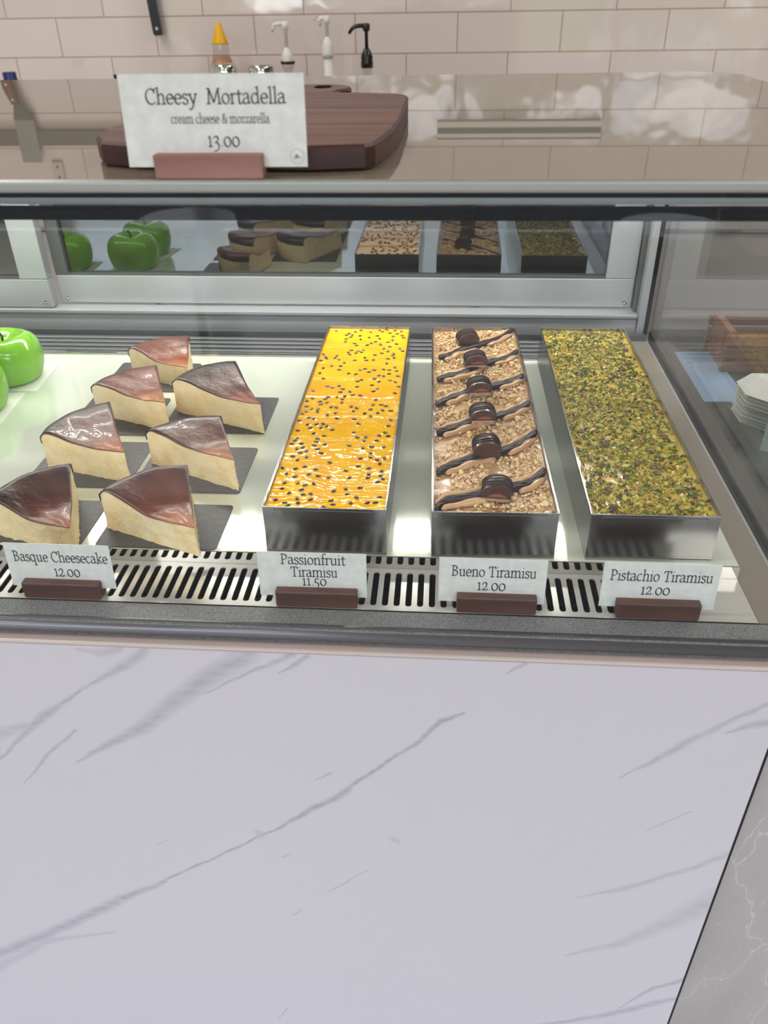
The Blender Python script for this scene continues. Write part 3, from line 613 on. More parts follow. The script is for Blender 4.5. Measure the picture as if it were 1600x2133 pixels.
# passionfruit
TP = cake(0, 'yellow passionfruit glazed tiramisu dotted with black seeds in its pan', 'passionfruit_tiramisu')
done(bx(bmesh.new(), .0013, PW-.0013, .0013, PL-.0013, .0013, .0435), 'custard_base', M['custard'], TP)
LNS = [.03, .085, .135, .185, .235, .285, .335, .39]
def zpass(x, y):
    f = max(0, 1-y/.26)**1.2
    z = .0462+.0005*noise.noise(Vector((x*30, y*22, 0)))+f*.0007*noise.noise(Vector((x*70, y*150, 3)))+f*.0001*noise.noise(Vector((x*170, y*260, 9)))
    for L in LNS:
        d = (y-L-.003*noise.noise(Vector((x*40, L*50, 1))))/.0028
        if abs(d) < 3: z += .0008*d*math.exp(-d*d)
    return z
SD = sorted(scatter(240, .0060, .005, ok=lambda x, y: noise.noise(Vector((x*28, y*28, 5)))+.25*(x/PW) > -.28), key=lambda p: p[1])
SC = {}
for q in SD: SC.setdefault((int(q[0]/.008), int(q[1]/.008)), []).append(q)
def zglz(x, y):
    z = zpass(x, y); c = (int(x/.008), int(y/.008)); w = 0
    for i in (-1, 0, 1):
        for j in (-1, 0, 1):
            for q in SC.get((c[0]+i, c[1]+j), ()):
                d2 = (x-q[0])**2+(y-q[1])**2
                if d2 < 6e-5: w = max(w, math.exp(-d2/1.0e-5))
    return z+.0005*w
gl = done(topgrid(130, 520, zglz), 'glaze', M['glaze'], TP, smooth=True)
seed_me = None
bms = bmesh.new()
for k, (x, y) in enumerate(SD):
    mt = Matrix.Translation((x, y, zglz(x, y)+.0001)) @ Matrix.Rotation(random.uniform(0, 3.14), 4, 'Z') @ Matrix.Diagonal((.0028, .0019, .0010, 1))
    if k < 100:
        if seed_me is None:
            bm = bmesh.new(); bmesh.ops.create_icosphere(bm, subdivisions=2, radius=1); seed_me = bpy.data.meshes.new('passionfruit_seed'); bm.to_mesh(seed_me); bm.free()
        o = link('passionfruit_seed', seed_me, M['seed'], TP, smooth=True); o.matrix_local = mt
    else:
        r = bmesh.ops.create_icosphere(bms, subdivisions=2, radius=1)
        for v in r['verts']: v.co = mt @ v.co
o = done(bms, 'passionfruit_seeds', M['seed'], TP, smooth=True); o['kind'] = 'stuff'
# chocolate and hazelnut
TB = cake(1, 'hazelnut tiramisu striped with dark chocolate and topped with chopped nuts', 'hazelnut_tiramisu')
inv = Matrix.Rotation(-PANS[1][1], 4, 'Z')
def loc1(px, py, z=.048):
    p = atz(px, py, z); q = inv @ Vector((p.x-PANS[1][0][0], p.y-PANS[1][0][1], 0)); return (q.x, q.y)
def c7(X, Y, z=.048): return loc1(860+X/4.103, 660+Y/4.103, z)
done(bx(bmesh.new(), .0013, PW-.0013, .0013, PL-.0013, .0013, .040), 'cake_layers', M['custard'], TB)
def zb(x, y): return .0445+.0014*noise.noise(Vector((x*38, y*38, 2)))+.0007*noise.noise(Vector((x*110, y*110, 4)))
done(topgrid(40, 160, zb), 'cream_layer', M['cream'], TB, smooth=True)
DR = [[(225, 345), (300, 330), (400, 285), (590, 232), (740, 175), (858, 108)], [(215, 535), (300, 505), (450, 468), (650, 390), (800, 345), (900, 295)], [(205, 745), (330, 690), (470, 640), (690, 590), (850, 540), (960, 500)],
      [(212, 990), (300, 960), (500, 895), (720, 850), (880, 790), (1012, 735)], [(212, 1325), (330, 1270), (530, 1198), (760, 1150), (930, 1065), (1088, 985)], [(200, 1645), (290, 1570), (580, 1515), (850, 1460), (1010, 1400), (1160, 1315)]]
DL = []; RL = []
for pl in DR:
    p = [(min(max(x, .004), PW-.004), min(max(y, .005), PL-.005)) for x, y in [c7(*q) for q in pl]]; sp_ = spline([(x, y, 0) for x, y in p], 7); DL.append(sp_)
    n = len(sp_); bm = bmesh.new()
    for dy, rr_ in ((-.0032, .0033), (.0003, .0036), (.0034, .0030)):
        q = [(v.x, v.y+dy, .0474+.0008*math.sin(i*.4)) for i, v in enumerate(sp_)]
        tube(bm, q, [rr_*(.55+.45*math.sin(PI*min(1, max(0, (i+1.5)/(n+2)))))*(1+.12*math.sin(i*1.3+dy*3e3)) for i in range(n)], 9, .95)
    done(bm, 'chocolate_stripe', M['choc'], TB, smooth=True)
    for (a, b_, dy, rr_) in ((.02, .50, .0092, .0042), (.56, .98, .0088, .0040), (.16, .56, -.0100, .0046), (.68, .99, -.0094, .0040)):
        seg = sp_[int(a*(n-1)):int(b_*(n-1))+1]; m_ = len(seg); RL.append([Vector((v.x, v.y+dy, 0)) for v in seg]); bm = bmesh.new()
        tube(bm, [(v.x, min(max(v.y+dy, .006), PL-.006), .0468+.0006*math.sin(i)) for i, v in enumerate(seg)], [rr_*(.35+.65*math.sin(PI*(i+.6)/(m_+.2))**.6)*(1+.08*math.sin(i*1.1)) for i in range(m_)], 10, .72)
        done(bm, 'cream_ridge', M['cream'], TB, smooth=True)
def clear1(x, y, d=.0056):
    return all((v.x-x)**2+(v.y-y)**2 > (d*.6)**2 for s in RL for v in s) and all((v.x-x)**2+(v.y-y)**2 > d*d for s in DL for v in s)
bm = bmesh.new()
for (x, y) in scatter(1900, .0021, .004, 8, ok=lambda x, y: clear1(x, y, .0062) and noise.noise(Vector((x*45, y*45, 8))) > -.30): crumb(bm, (x, y, zb(x, y)+random.uniform(.0006, .0024)), random.uniform(.0013, .0028))
o = done(bm, 'chopped_hazelnut', M['nuts'], TB); o['kind'] = 'stuff'
for (x, y) in scatter(58, .011, .008, 30, ok=lambda x, y: clear1(x, y, .009)):
    s = random.uniform(.0026, .0046); bm = bmesh.new(); blob(bm, (0, 0, 0), (s, s*.8, s*.7), .12, 2); o = done(bm, 'hazelnut_piece', M['nut'], TB, (x, y, zb(x, y)+s*.45), smooth=True)
# six chocolate wafer pieces
PIECES = [((482, 250), .2, 'whole', 'rearmost chocolate wafer piece, smooth faced, on the hazelnut tiramisu'), ((545, 440), .12, 'cut', 'second chocolate wafer piece from the back, cut side to the front'),
          ((577, 675), .1, 'cut', 'third chocolate wafer piece from the back of the hazelnut tiramisu'), ((603, 915), .06, 'cut', 'fourth chocolate wafer piece from the back, filling showing orange'),
          ((634, 1200), .04, 'whole', 'fifth chocolate wafer piece from the back with a smooth dark face'), ((712, 1575), -.1, 'low', 'nearest chocolate wafer piece with its wafer edge low in front')]
def wafer(px, a, kind, label):
    x, y = c7(*px, z=.049); p = Matrix.Rotation(PANS[1][1], 4, 'Z') @ Vector((x, y, 0))
    r = thing('chocolate_wafer', label, 'chocolate wafer', (PANS[1][0][0]+p.x, PANS[1][0][1]+p.y+.001, DZ+.0472), a, 'chocolate wafers on the hazelnut tiramisu')
    w, h, L = .0134, .0175, .022
    prof = [(-w, 0), (-w, h*.42)]+[(-w*math.cos(t), h*.42+h*.58*math.sin(t)) for t in [k*PI/14 for k in range(1, 14)]]+[(w, h*.42), (w, 0)]
    bm = bmesh.new(); rows = []
    for j in range(9):
        yy = L*j/8; s = 1 if 0 < j < 8 else .96
        rows.append([bm.verts.new((q[0]*s, yy, q[1]*s*(1-.02*math.sin(j*.9)))) for q in prof])
    for A, B_ in zip(rows, rows[1:]):
        for k in range(len(prof)): bm.faces.new((A[k], A[(k+1) % len(prof)], B_[(k+1) % len(prof)], B_[k]))
    bm.faces.new(rows[0][::-1]); bm.faces.new(rows[-1]); done(bm, 'chocolate_shell', M['milkchoc'], r)
    for yy in (.0045, .009, .0135, .018):
        bm = bmesh.new(); tube(bm, [(q[0]*1.0, yy+.0012*math.sin(i*.8), q[1]*1.0) for i, q in enumerate(prof[1:-1])], .0009, 6); done(bm, 'drizzle_line', M['choc'], r, smooth=True)
    if kind != 'whole':
        hh = .0055 if kind == 'cut' else .0042
        bm = bmesh.new(); bx(bm, -w*.9, w*.9, -.0006, .0006, .0006, hh, .0003, 1); done(bm, 'wafer_layer', M['wafer'], r)
        bm = bmesh.new(); bx(bm, -w*.92, w*.92, -.0009, .0004, hh, hh+.0012, .0003, 1); done(bm, 'chocolate_seam', M['choc'], r)
        pr = [(-w*.6, hh+.0014), (-w*.3, hh+.0034), (.001, hh+.0046), (w*.4, hh+.0038), (w*.7, hh+.0014)]
        bm = bmesh.new(); a_ = [bm.verts.new((q[0], -.0007, q[1])) for q in pr]; b2_ = [bm.verts.new((q[0], .0003, q[1])) for q in pr]; bm.faces.new(a_); bm.faces.new(b2_[::-1])
        for k in range(5): bm.faces.new((a_[k], a_[(k+1) % 5], b2_[(k+1) % 5], b2_[k]))
        done(bm, 'filling', M['filling'], r)
    return r
for q in PIECES: wafer(*q)
# pistachio
TG = cake(2, 'pistachio tiramisu covered in chopped green pistachios in its pan', 'pistachio_tiramisu')
done(bx(bmesh.new(), .0013, PW-.0013, .0013, PL-.0013, .0013, .0415), 'cake_layers', M['custard'], TG)
def zp(x, y): return .0448+.0011*noise.noise(Vector((x*40, y*40, 12)))
done(topgrid(40, 160, zp), 'cream_layer', M['pistcream'], TG, smooth=True)
bm = bmesh.new()
for (x, y) in scatter(4600, .0018, .004, 6, ok=lambda x, y: noise.noise(Vector((x*55, y*55, 21))) > -.5 and not (x > PW-.009 and random.random() < .65)): crumb(bm, (x, y, zp(x, y)+random.uniform(0, .0018)), random.choice((.0011, .0015, .0018, .0023, .0031)))
o = done(bm, 'chopped_pistachio', M['pist'], TG); o['kind'] = 'stuff'
for k, (x, y) in enumerate(scatter(86, .009, .008, 30)):
    s = random.uniform(.0022, .0038); bm = bmesh.new(); blob(bm, (0, 0, 0), (s*1.25, s*.75, s*.6), .14, 2); o = done(bm, 'pistachio_piece', M['pistskin'] if k % 4 == 0 else M['pistnut'], TG, (x, y, zp(x, y)+s*.5), smooth=True)

# ------------------------------------------------------------------ basque cheesecake slices on black boards
def crustmat(name, rim, mid, tip, spot):
    m = mat(name, mid, .34, coat=.15); nt, b = nodes(m)
    at = N(nt, 'ShaderNodeAttribute', attribute_name='rad'); n = N(nt, 'ShaderNodeTexNoise'); n.inputs['Scale'].default_value = 28; n.inputs['Detail'].default_value = 5
    v = coords(nt); nt.links.new(v, n.inputs['Vector'])
    ma = N(nt, 'ShaderNodeMath', operation='MULTIPLY_ADD'); ma.inputs[1].default_value = .7; nt.links.new(n.outputs['Fac'], ma.inputs[0]); nt.links.new(at.outputs['Fac'], ma.inputs[2])
    r = ramp(nt, [(.30, spot), (.52, tip), (.85, mid), (1.25/1.3, rim)]); 
    dv = N(nt, 'ShaderNodeMath', operation='DIVIDE'); dv.inputs[1].default_value = 1.3; nt.links.new(ma.outputs[0], dv.inputs[0]); nt.links.new(dv.outputs[0], r.inputs[0]); nt.links.new(r.outputs[0], b.inputs['Base Color'])
    n2 = N(nt, 'ShaderNodeTexNoise'); n2.inputs['Scale'].default_value = 130; n2.inputs['Detail'].default_value = 6; nt.links.new(v, n2.inputs['Vector'])
    bp = N(nt, 'ShaderNodeBump'); bp.inputs['Strength'].default_value = .5; bp.inputs['Distance'].default_value = .002; nt.links.new(n2.outputs['Fac'], bp.inputs['Height']); nt.links.new(bp.outputs[0], b.inputs['Normal'])
    return m
CR = {'red': crustmat('crust_reddish', (64, 30, 24), (98, 50, 36), (136, 76, 48), (204, 138, 82)), 'brown': crustmat('crust_brown', (44, 22, 20), (72, 38, 31), (118, 66, 46), (190, 118, 72)), 'dark': crustmat('crust_dark', (26, 15, 15), (48, 26, 24), (100, 56, 44), (156, 92, 62))}
def f5(X, Y): return (X/2.5806, 660+Y/2.5806)
BZ = .0012
def slice_(L, Tt, Bk, hL, hT, crust, label, curl=.004, bulge=.10):
    """wedge with apex Tt and rim corners L, Bk (deck coordinates)"""
    tx, ty = Tt
    r = thing('cheesecake_slice', label, 'cake slice', (tx, ty, DZ+BZ), 0, 'basque cheesecake slices')
    l = Vector((L[0]-tx, L[1]-ty)); k = Vector((Bk[0]-tx, Bk[1]-ty)); aL = math.atan2(l.y, l.x); aB = math.atan2(k.y, k.x)
    if aL < aB: aL += 2*PI
    nr, na = 26, 16
    def base(u, s):                        # u radius 0..1, s 0 at L .. 1 at Bk
        a = aL+(aB-aL)*s; R = l.length*(1-s)+k.length*s; c = math.sin(PI*s)
        return Vector((math.cos(a)*R*u*(1+bulge*c*.5*u), math.sin(a)*R*u*(1+bulge*c*.5*u)))
    sd = random.uniform(0, 50)
    def height(u, s):
        e = max(0, (u-.42)/.58); z = hT-.0022*math.sin(PI*min(1, u/.75))+(hL-hT)*e*e*(3-2*e)
        if u > .9: z -= (hL*.16)*((u-.9)/.1)**2
        return z+.0012*noise.noise(Vector((u*5+sd, s*4, 1)))
    # filling
    bm = bmesh.new(); nz = 9
    def jit(p, q): return .0014*noise.noise(Vector((p.x*140+sd, p.y*140, q*140)))+.0012*noise.noise(Vector((p.x*420+sd, p.y*420, q*420)))
    top = [[bm.verts.new((*base(u/nr, s/na), height(u/nr, s/na)-.0006)) for u in range(nr+1)] for s in range(na+1)]
    for s in range(na):
        for u in range(nr):
            q = [top[s][u], top[s][u+1], top[s+1][u+1], top[s+1][u]]; bm.faces.new(q)
    def side(s, sign):
        nrm = Vector((-math.sin(aL+(aB-aL)*s), math.cos(aL+(aB-aL)*s), 0))*sign
        g = []
        for u in range(nr+1):
            b0 = base(u/nr, s); h = height(u/nr, s)-.0006; col = []
            for z in range(nz+1):
                t = z/nz; zz = h*(1-t); fl = .0035*t*t*(1-u/nr)
                p = Vector((b0.x, b0.y, zz)); rag = jit(b0, zz)*(.6 if z else 0)+(.0022*abs(noise.noise(Vector((b0.x*300, b0.y*300, sd)))) if z >= nz-1 else 0)
                d = Vector((-math.cos(aL+(aB-aL)*.5), -math.sin(aL+(aB-aL)*.5), 0))*fl
                col.append(bm.verts.new(p+nrm*rag+d))
            g.append(col)
        for u in range(nr):
            for z in range(nz): bm.faces.new((g[u][z], g[u+1][z], g[u+1][z+1], g[u][z+1]))
    side(0, 1); side(1, -1)
    g = []
    for s in range(na+1):
        b0 = base(1, s/na); h = height(1, s/na)-.0006; g.append([bm.verts.new((b0.x*(1-.05*(z/nz)**2), b0.y*(1-.05*(z/nz)**2), h*(1-z/nz))) for z in range(nz+1)])
    for s in range(na):
        for z in range(nz): bm.faces.new((g[s][z], g[s+1][z], g[s+1][z+1], g[s][z+1]))
    bot = [bm.verts.new((0, 0, 0))]+[bm.verts.new((*(base(1, s/na)*.96), 0)) for s in range(na+1)]
    for s in range(na): bm.faces.new((bot[0], bot[s+1], bot[s+2]))
    for s_ in (0, 1):
        for _ in range(46):
            u = random.random()**.7; b0 = base(u, s_); t = abs(random.gauss(0, .16)) if random.random() < .8 else random.random()
            crumb(bm, (b0.x+random.uniform(-.0006, .0006), b0.y+random.uniform(-.0006, .0006), min(.92, t)*height(u, s_)+.0006), random.uniform(.0006, .0017))
    done(bm, 'filling', M['body'], r, smooth=True)
    # browned top, wrapping a little over the rim
    bm = bmesh.new(); rad = bm.verts.layers.float.new('rad'); rows = []
    for lay in (0, 1):
        rw = []
        for s in range(na+1):
            row = []
            for u in range(nr+3):
                uu = min(u/nr, 1.0); b0 = base(max(uu, .0)*1.004, s/na*1.03-.015); z = height(uu, s/na)+(.0008 if lay == 0 else -.0003)
                if u > nr: z -= .0035*(u-nr); b0 = b0*(1.004-.004*(u-nr))
                v = bm.verts.new((b0.x, b0.y, z)); v[rad] = min(1, uu)*.8+.06; row.append(v)
            rw.append(row)
        rows.append(rw)
    for lay in (0, 1):
        for s in range(na):
            for u in range(nr+2): bm.faces.new([rows[lay][s][u], rows[lay][s][u+1], rows[lay][s+1][u+1], rows[lay][s+1][u]])
    for s in (0, na):
        for u in range(nr+2): bm.faces.new((rows[0][s][u], rows[0][s][u+1], rows[1][s][u+1], rows[1][s][u]))
    for s in range(na): bm.faces.new((rows[0][s][-1], rows[0][s+1][-1], rows[1][s+1][-1], rows[1][s][-1]))
    done(bm, 'browned_top', CR[crust], r, smooth=True)
    return r
def cake_board(x0, x1, y0, y1, label, a=0.):
    cx, cy = (x0+x1)/2, (y0+y1)/2; w, d = (x1-x0)/2, (y1-y0)/2; r = .004; P = []
    for sx, sy, q in ((1, 1, 0), (-1, 1, 1), (-1, -1, 2), (1, -1, 3)):
        for k in range(5): t = (q+k/4)*PI/2; P.append((sx*(w-r)+r*math.cos(t), sy*(d-r)+r*math.sin(t)))
    o = done(prism(bmesh.new(), P, .0001, .0011), 'cake_board', M['slate'], None, (cx, cy, DZ), a); tag(o, label, 'cake board', 'black cake boards'); return o
HB = .0445
def SL(tl, tt, bk, hL, hT, crust, label, T0=None, L0=None):
    a = atz(*f5(*tl), hL*.88+BZ); k = atz(*f5(*bk), hL+BZ); t_ = T0 or tuple(atz(*f5(*tt), hT+BZ))[:2]
    return slice_(L0 or (a.x, a.y), t_, (k.x, k.y), hL, hT, crust, label)
SL((690, 178), (1005, 270), (1010, 92), .042, .030, 'red', 'rearmost reddish brown cheesecake slice, behind all the others')
SL((490, 372), (888, 462), (835, 250), .042, .036, 'red', 'reddish cheesecake slice with orange spots, left one of the second row')
SL((925, 345), (1400, 470), (1250, 222), .046, .036, 'dark', 'cheesecake slice with an almost black curled rim, farthest right')
SL((215, 640), (668, 728), (578, 440), .043, .036, 'brown', 'brown topped cheesecake slice in the middle of the left row')
SL((785, 622), (1258, 768), (1180, 517), .043, .035, 'brown', 'brown cheesecake slice in the middle of the right row')
SL((-75, 990), (375, 1135), (370, 768), .043, .028, 'dark', 'dark cheesecake slice in the front left, behind its price card')
SL((535, 945), (1045, 1135), (998, 778), .045, .030, 'brown', 'front right brown cheesecake slice with a charred tip')
for q, lab in zip(((-.440, -.3295, .928, 1.020), (-.440, -.3395, .809, .908), (-.3265, -.2030, .818, .9155), (-.436, -.3240, .692, .7915), (-.318, -.2030, .687, .784), (-.440, -.3320, .591, .6665), (-.3185, -.2035, .589, .6645)),
              ('black board under the rearmost cheesecake slice', 'black board under the reddish slice with orange spots', 'black board under the slice with the black curled rim', 'black board under the brown slice in the middle of the left row',
               'black board under the brown slice in the middle of the right row', 'black board under the dark front left cheesecake slice', 'black board under the front right cheesecake slice')):
    cake_board(*q, lab)

# ------------------------------------------------------------------ green apple cakes on white cards
def apple(x, y, s, label, lc, a=0.):
    r = thing('apple_cake', label, 'apple cake', (x, y, DZ+.0012), a, 'green apple cakes')
    R, H = .0450*s, .0600*s
    prof = [(0, .0), (.55, .0), (.78, .03), (.9, .16), (.985, .38), (1.0, .58), (.95, .78), (.82, .93), (.62, 1.0), (.42, .995), (.25, .95), (.12, .9), (0, .88)]
    P = spline([(p[0], p[1], 0) for p in prof], 4)
    bm = lathe(bmesh.new(), [(max(0, p.x)*R if 0 < i < len(P)-1 else 0, p.y*H) for i, p in enumerate(P)], 40)
    for v in bm.verts:
        an = math.atan2(v.co.y, v.co.x); f = 1+.006*math.cos(5*an+1)+.012*math.cos(2*an); v.co.x *= f; v.co.y *= f; v.co.z *= 1+.02*math.cos(3*an)*(v.co.z/H)**3
    done(bm, 'glazed_body', M['apple'], r, smooth=True)
    bm = tube(bmesh.new(), [(0, 0, H*.87), (.001, 0, H*.97), (-.0015, 0, H*1.06), (-.004, 0, H*1.12)], [.0018, .0016, .0018, .0024], 8); done(bm, 'stem', M['stem'], r, smooth=True)
    c = done(bx(bmesh.new(), -.0445*s, .0445*s, -.0445*s, .0445*s, .0001, .0011), 'cake_card', M['white_card'], None, (x+.002, y+.002, DZ), a+.02); tag(c, lc, 'cake card', 'white cards under apple cakes')
apple(-.5715, .962, 1.0, 'bright green apple shaped cake with a dark stem, farther back of the two', 'white square card under the farther apple cake', .05)
apple(-.5760, .868, 1.0, 'green apple shaped cake cut off by the left edge of the photo', 'white square card under the cut off apple cake', .1)
apple(-.695, .968, 1.0, 'green apple shaped cake left of the farther one, mirrored in the rear door', 'white square card under the leftmost apple cake', -.04)

# ------------------------------------------------------------------ back counter and what stands on it
BY, BENCH = 2.5, -.07
r = thing('back_counter', 'pale work bench along the tiled wall behind the display case', 'counter', (0, 2.45, 0))
def bpart(n, m, *a, bev=0): q = bx(bmesh.new(), *a, bev); bmesh.ops.translate(q, vec=(0, -2.45, 0), verts=q.verts[:]); return done(q, n, m, r)
bpart('worktop', M['bench'], -2.6, 1.9, 2.16, 2.745, BENCH+DZ-.03, BENCH+DZ, bev=.003); bpart('cabinet_body', M['cabinet'], -2.58, 1.88, 2.2, 2.74, .08, BENCH+DZ-.03); bpart('plinth', M['dark'], -2.55, 1.85, 2.26, 2.72, 0, .08)
for k in range(5): bpart('cabinet_door', M['cabinet'], -2.56+.886*k, -1.70+.886*k, 2.182, 2.1995, .1, BENCH+DZ-.045, bev=.002)
ZBN = BENCH+DZ
def wx(px, py=150, y=BY): return aty(px, py, y).x
def wz(px, py, y=BY): return aty(px, py, y).z-BENCH      # height above the bench
def pump_bottle(px, ptop, pcap, noz, bodym, pumpm, label, tipdir=-1, collar=None):
    x = wx(px); h = wz(px, ptop); hc = wz(px, pcap); o = thing('syrup_bottle', label, 'pump bottle', (x, BY, ZBN), 0, 'syrup pump bottles')
    hb = .262
    done(lathe(bmesh.new(), [(0, 0), (.036, 0), (.037, .004), (.037, hb*.62), (.030, hb*.76), (.0155, hb*.9), (.0135, hb)], 24), 'bottle', bodym, o, smooth=True)
    done(lathe(bmesh.new(), [(.0136, hb-.012), (.0185, hb-.012), (.0185, hb+.004), (.012, hb+.006), (.0125, hc-.022), (0, hc-.022)], 20), 'clear_sleeve' if collar else 'neck', collar or pumpm, o, smooth=True)
    done(lathe(bmesh.new(), [(0, hc-.022), (.0165, hc-.022), (.017, hc-.010), (.0155, hc-.004), (.0165, hc+.004), (.013, hc+.014), (.008, hc+.022), (.0055, hc+.026), (0, hc+.026)], 20), 'cap', pumpm, o, smooth=True)
    bm = lathe(bmesh.new(), [(0, hc+.02), (.0046, hc+.02), (.0046, h-.020), (.0085, h-.018), (.0100, h-.012), (.0100, h-.002), (.006, h), (0, h)], 16)
    done(bm, 'plunger', pumpm, o, smooth=True)
    bm = tube(bmesh.new(), [(tipdir*.004, 0, h-.006), (tipdir*.018, 0, h-.006), (tipdir*.032, 0, h-.008), (tipdir*noz*.85, 0, h-.014), (tipdir*noz, 0, h-.024)], [.0062, .006, .0055, .0052, .0046], 12, .9); done(bm, 'nozzle', pumpm, o, smooth=True)
    return o
pump_bottle(765, 48, 122, .047, M['syrup'], M['black_plastic'], 'syrup bottle with a black pump head, right of the two white pumps', collar=M['clear_plastic'])
pump_bottle(685, 32, 100, .018, M['syrup_white'], M['white_plastic'], 'syrup bottle with a tall white pump next to the black pump', tipdir=-1, collar=M['white_plastic'])
pump_bottle(601, 44, 122, .038, M['syrup_white'], M['white_plastic'], 'syrup bottle with a white pump and dark ring, behind the large sign', collar=M['clear_plastic'])
x = wx(601); bm = lathe(bmesh.new(), [(.0178, 0), (.0195, 0), (.0195, .007), (.0178, .007)], 20)
done(bm, 'dark_ring', M['black_plastic'], [o for o in bpy.data.objects if o.name.startswith('syrup_bottle') and abs(o.location.x-x) < 1e-4][0], (0, 0, wz(601, 133)), smooth=True)
# sauce bottle with yellow nozzle
o = thing('sauce_bottle', 'squeeze bottle with a yellow pointed cap behind the large sign', 'sauce bottle', (wx(460, 100, 2.62), 2.62, ZBN))
def wz2(py): return aty(460, py, 2.62).z-BENCH
done(lathe(bmesh.new(), [(0, .001), (.031, .001), (.032, .01), (.032, wz2(118)-.02), (.0225, wz2(118)), (0, wz2(118))], 24), 'sauce', M['sauce'], o, smooth=True)
done(lathe(bmesh.new(), [(.0335, 0), (.0345, wz2(118)-.02), (.0235, wz2(118)+.005), (.0225, wz2(92))], 24), 'bottle', M['clear_plastic'], o, smooth=True)
done(lathe(bmesh.new(), [(0, wz2(92)), (.0235, wz2(92)), (.0225, wz2(88)), (.014, wz2(68)), (.0085, wz2(52)), (.004, wz2(46)), (0, wz2(46))], 20), 'nozzle_cap', M['yellow_plastic'], o, smooth=True)
def shaker(px, ptop, label):
    o = thing('shaker_jar', label, 'shaker', (wx(px, ptop), BY, ZBN), 0, 'chrome lidded jars'); h = wz(px, ptop)
    done(lathe(bmesh.new(), [(0, 0), (.034, 0), (.035, .004), (.035, h-.055), (.030, h-.045)], 24), 'jar', M['clear_plastic'], o, smooth=True)
    done(lathe(bmesh.new(), [(0, .003), (.0325, .003), (.0325, h*.55), (0, h*.56)], 24), 'contents', M['sauce'], o, smooth=True)
    done(lathe(bmesh.new(), [(.0335, h-.058), (.0355, h-.056), (.0355, h-.006), (.032, h), (0, h+.001)], 28), 'chrome_lid', M['chrome'], o, smooth=True)
shaker(467, 132, 'chrome lidded jar in front of the yellow capped sauce bottle'); shaker(544, 134, 'chrome lidded jar between the sauce bottle and the white pump')
# blue capped bottle
o = thing('water_bottle', 'clear plastic bottle with a blue cap at the left end of the bench', 'bottle', (wx(22, 165), BY, ZBN)); h = wz(22, 150)
done(lathe(bmesh.new(), [(0, 0), (.044, 0), (.046, .006), (.046, h-.075), (.04, h-.055), (.02, h-.028), (.0175, h-.022)], 28), 'bottle', M['clear_plastic'], o, smooth=True)
done(lathe(bmesh.new(), [(.0165, h-.024), (.0195, h-.024), (.0195, h-.018), (.018, h-.016), (.0185, h-.002), (.017, h), (0, h)], 24), 'cap', M['blue_plastic'], o, smooth=True)
# black lidded jars peeping over the top
for px, w_, lab in ((655, .024, 'black lidded jar behind the cutting board handle'), (727, .022, 'black lidded jar left of the black pump bottle'), (797, .022, 'black lidded jar just right of the black pump bottle'), (870, .017, 'smaller black lidded jar, rightmost on the bench')):
    yy = 2.42; h = aty(px, 173, yy).z-BENCH; o = thing('storage_jar', lab, 'jar', (wx(px, 173, yy), yy, ZBN), 0, 'black lidded jars on the bench')
    done(lathe(bmesh.new(), [(0, 0), (w_*1.0, 0), (w_*1.0, h-.03), (w_*.9, h-.022)], 20), 'jar', M['syrup_white'], o, smooth=True); done(lathe(bmesh.new(), [(w_*.92, h-.024), (w_*1.06, h-.022), (w_*1.06, h-.003), (w_*.98, h), (0, h)], 20), 'lid', M['black_plastic'], o, smooth=True)
o = thing('black_stand', 'small black stand with a slim post left of the large sign', 'stand', (wx(243, 175), BY, ZBN)); h = wz(243, 155)
done(lathe(bmesh.new(), [(0, 0), (.03, 0), (.03, .006), (.024, .02), (.022, h-.04), (.012, h-.03), (0, h-.028)], 20), 'base', M['black_plastic'], o, smooth=True); done(lathe(bmesh.new(), [(0, h-.03), (.0045, h-.03), (.0045, h-.006), (.006, h-.003), (.004, h), (0, h)], 12), 'post', M['black_plastic'], o, smooth=True)
# on the wall
WY = RY1
o = box('magnetic_rack', M['alu_dark'], -1.75, -.60, WY-.02, WY-.0005, .618+DZ, .664+DZ, None, .002); tag(o, 'long dark magnetic knife rack on the tiled wall', 'knife rack')
o = thing('utensil_rail', 'pale wall rail with a dark groove, right of the dark rack', 'wall rail', (.217, WY-.012, .625+DZ)); done(bx(bmesh.new(), -.25, .25, -.012, .0115, -.026, .026, .002), 'rail', M['plaster'], o); done(bx(bmesh.new(), -.248, .248, -.0135, -.0122, -.008, .008), 'groove', M['alu_dark'], o); done(bx(bmesh.new(), -.25, .25, -.0132, -.0121, .0205, .0245), 'lip', M['alu_dark'], o)
sp0 = thing('spatula', 'steel spatula with a riveted wooden handle stuck blade up on the dark rack', 'spatula', (-1.344, WY-.021, .70+DZ))
def plate(P, y0, y1):
    bm = bmesh.new(); a = [bm.verts.new((x, y0, z)) for x, z in P]; b_ = [bm.verts.new((x, y1, z)) for x, z in P]; bm.faces.new(a); bm.faces.new(b_[::-1]); n = len(P)
    for k in range(n): bm.faces.new((a[k], a[(k+1) % n], b_[(k+1) % n], b_[k]))
    return bm
done(plate([(-.032, .012), (.032, .012), (.036, -.112), (-.028, -.112)], -.0022, -.0006), 'blade', M['blade'], sp0)
done(plate([(-.028, -.113), (.036, -.113), (.006, -.160), (-.016, -.160)], -.006, -.0012), 'neck', M['alu_dark'], sp0)
h_ = done(plate([(-.018, -.158), (.006, -.158), (.000, -.20), (-.014, -.27), (-.04, -.27), (-.034, -.20)], -.016, -.002), 'handle', M['wood_handle'], sp0)
for xx, zz in ((-.012, -.172), (-.022, -.215)):
    done(lathe(bmesh.new(), [(0, .001), (.004, .0004), (.0045, -.001)], 12, mtx=Matrix.Translation((xx, -.0165, zz)) @ Matrix.Rotation(PI/2, 4, 'X')), 'rivet', M['chrome'], h_, smooth=True)
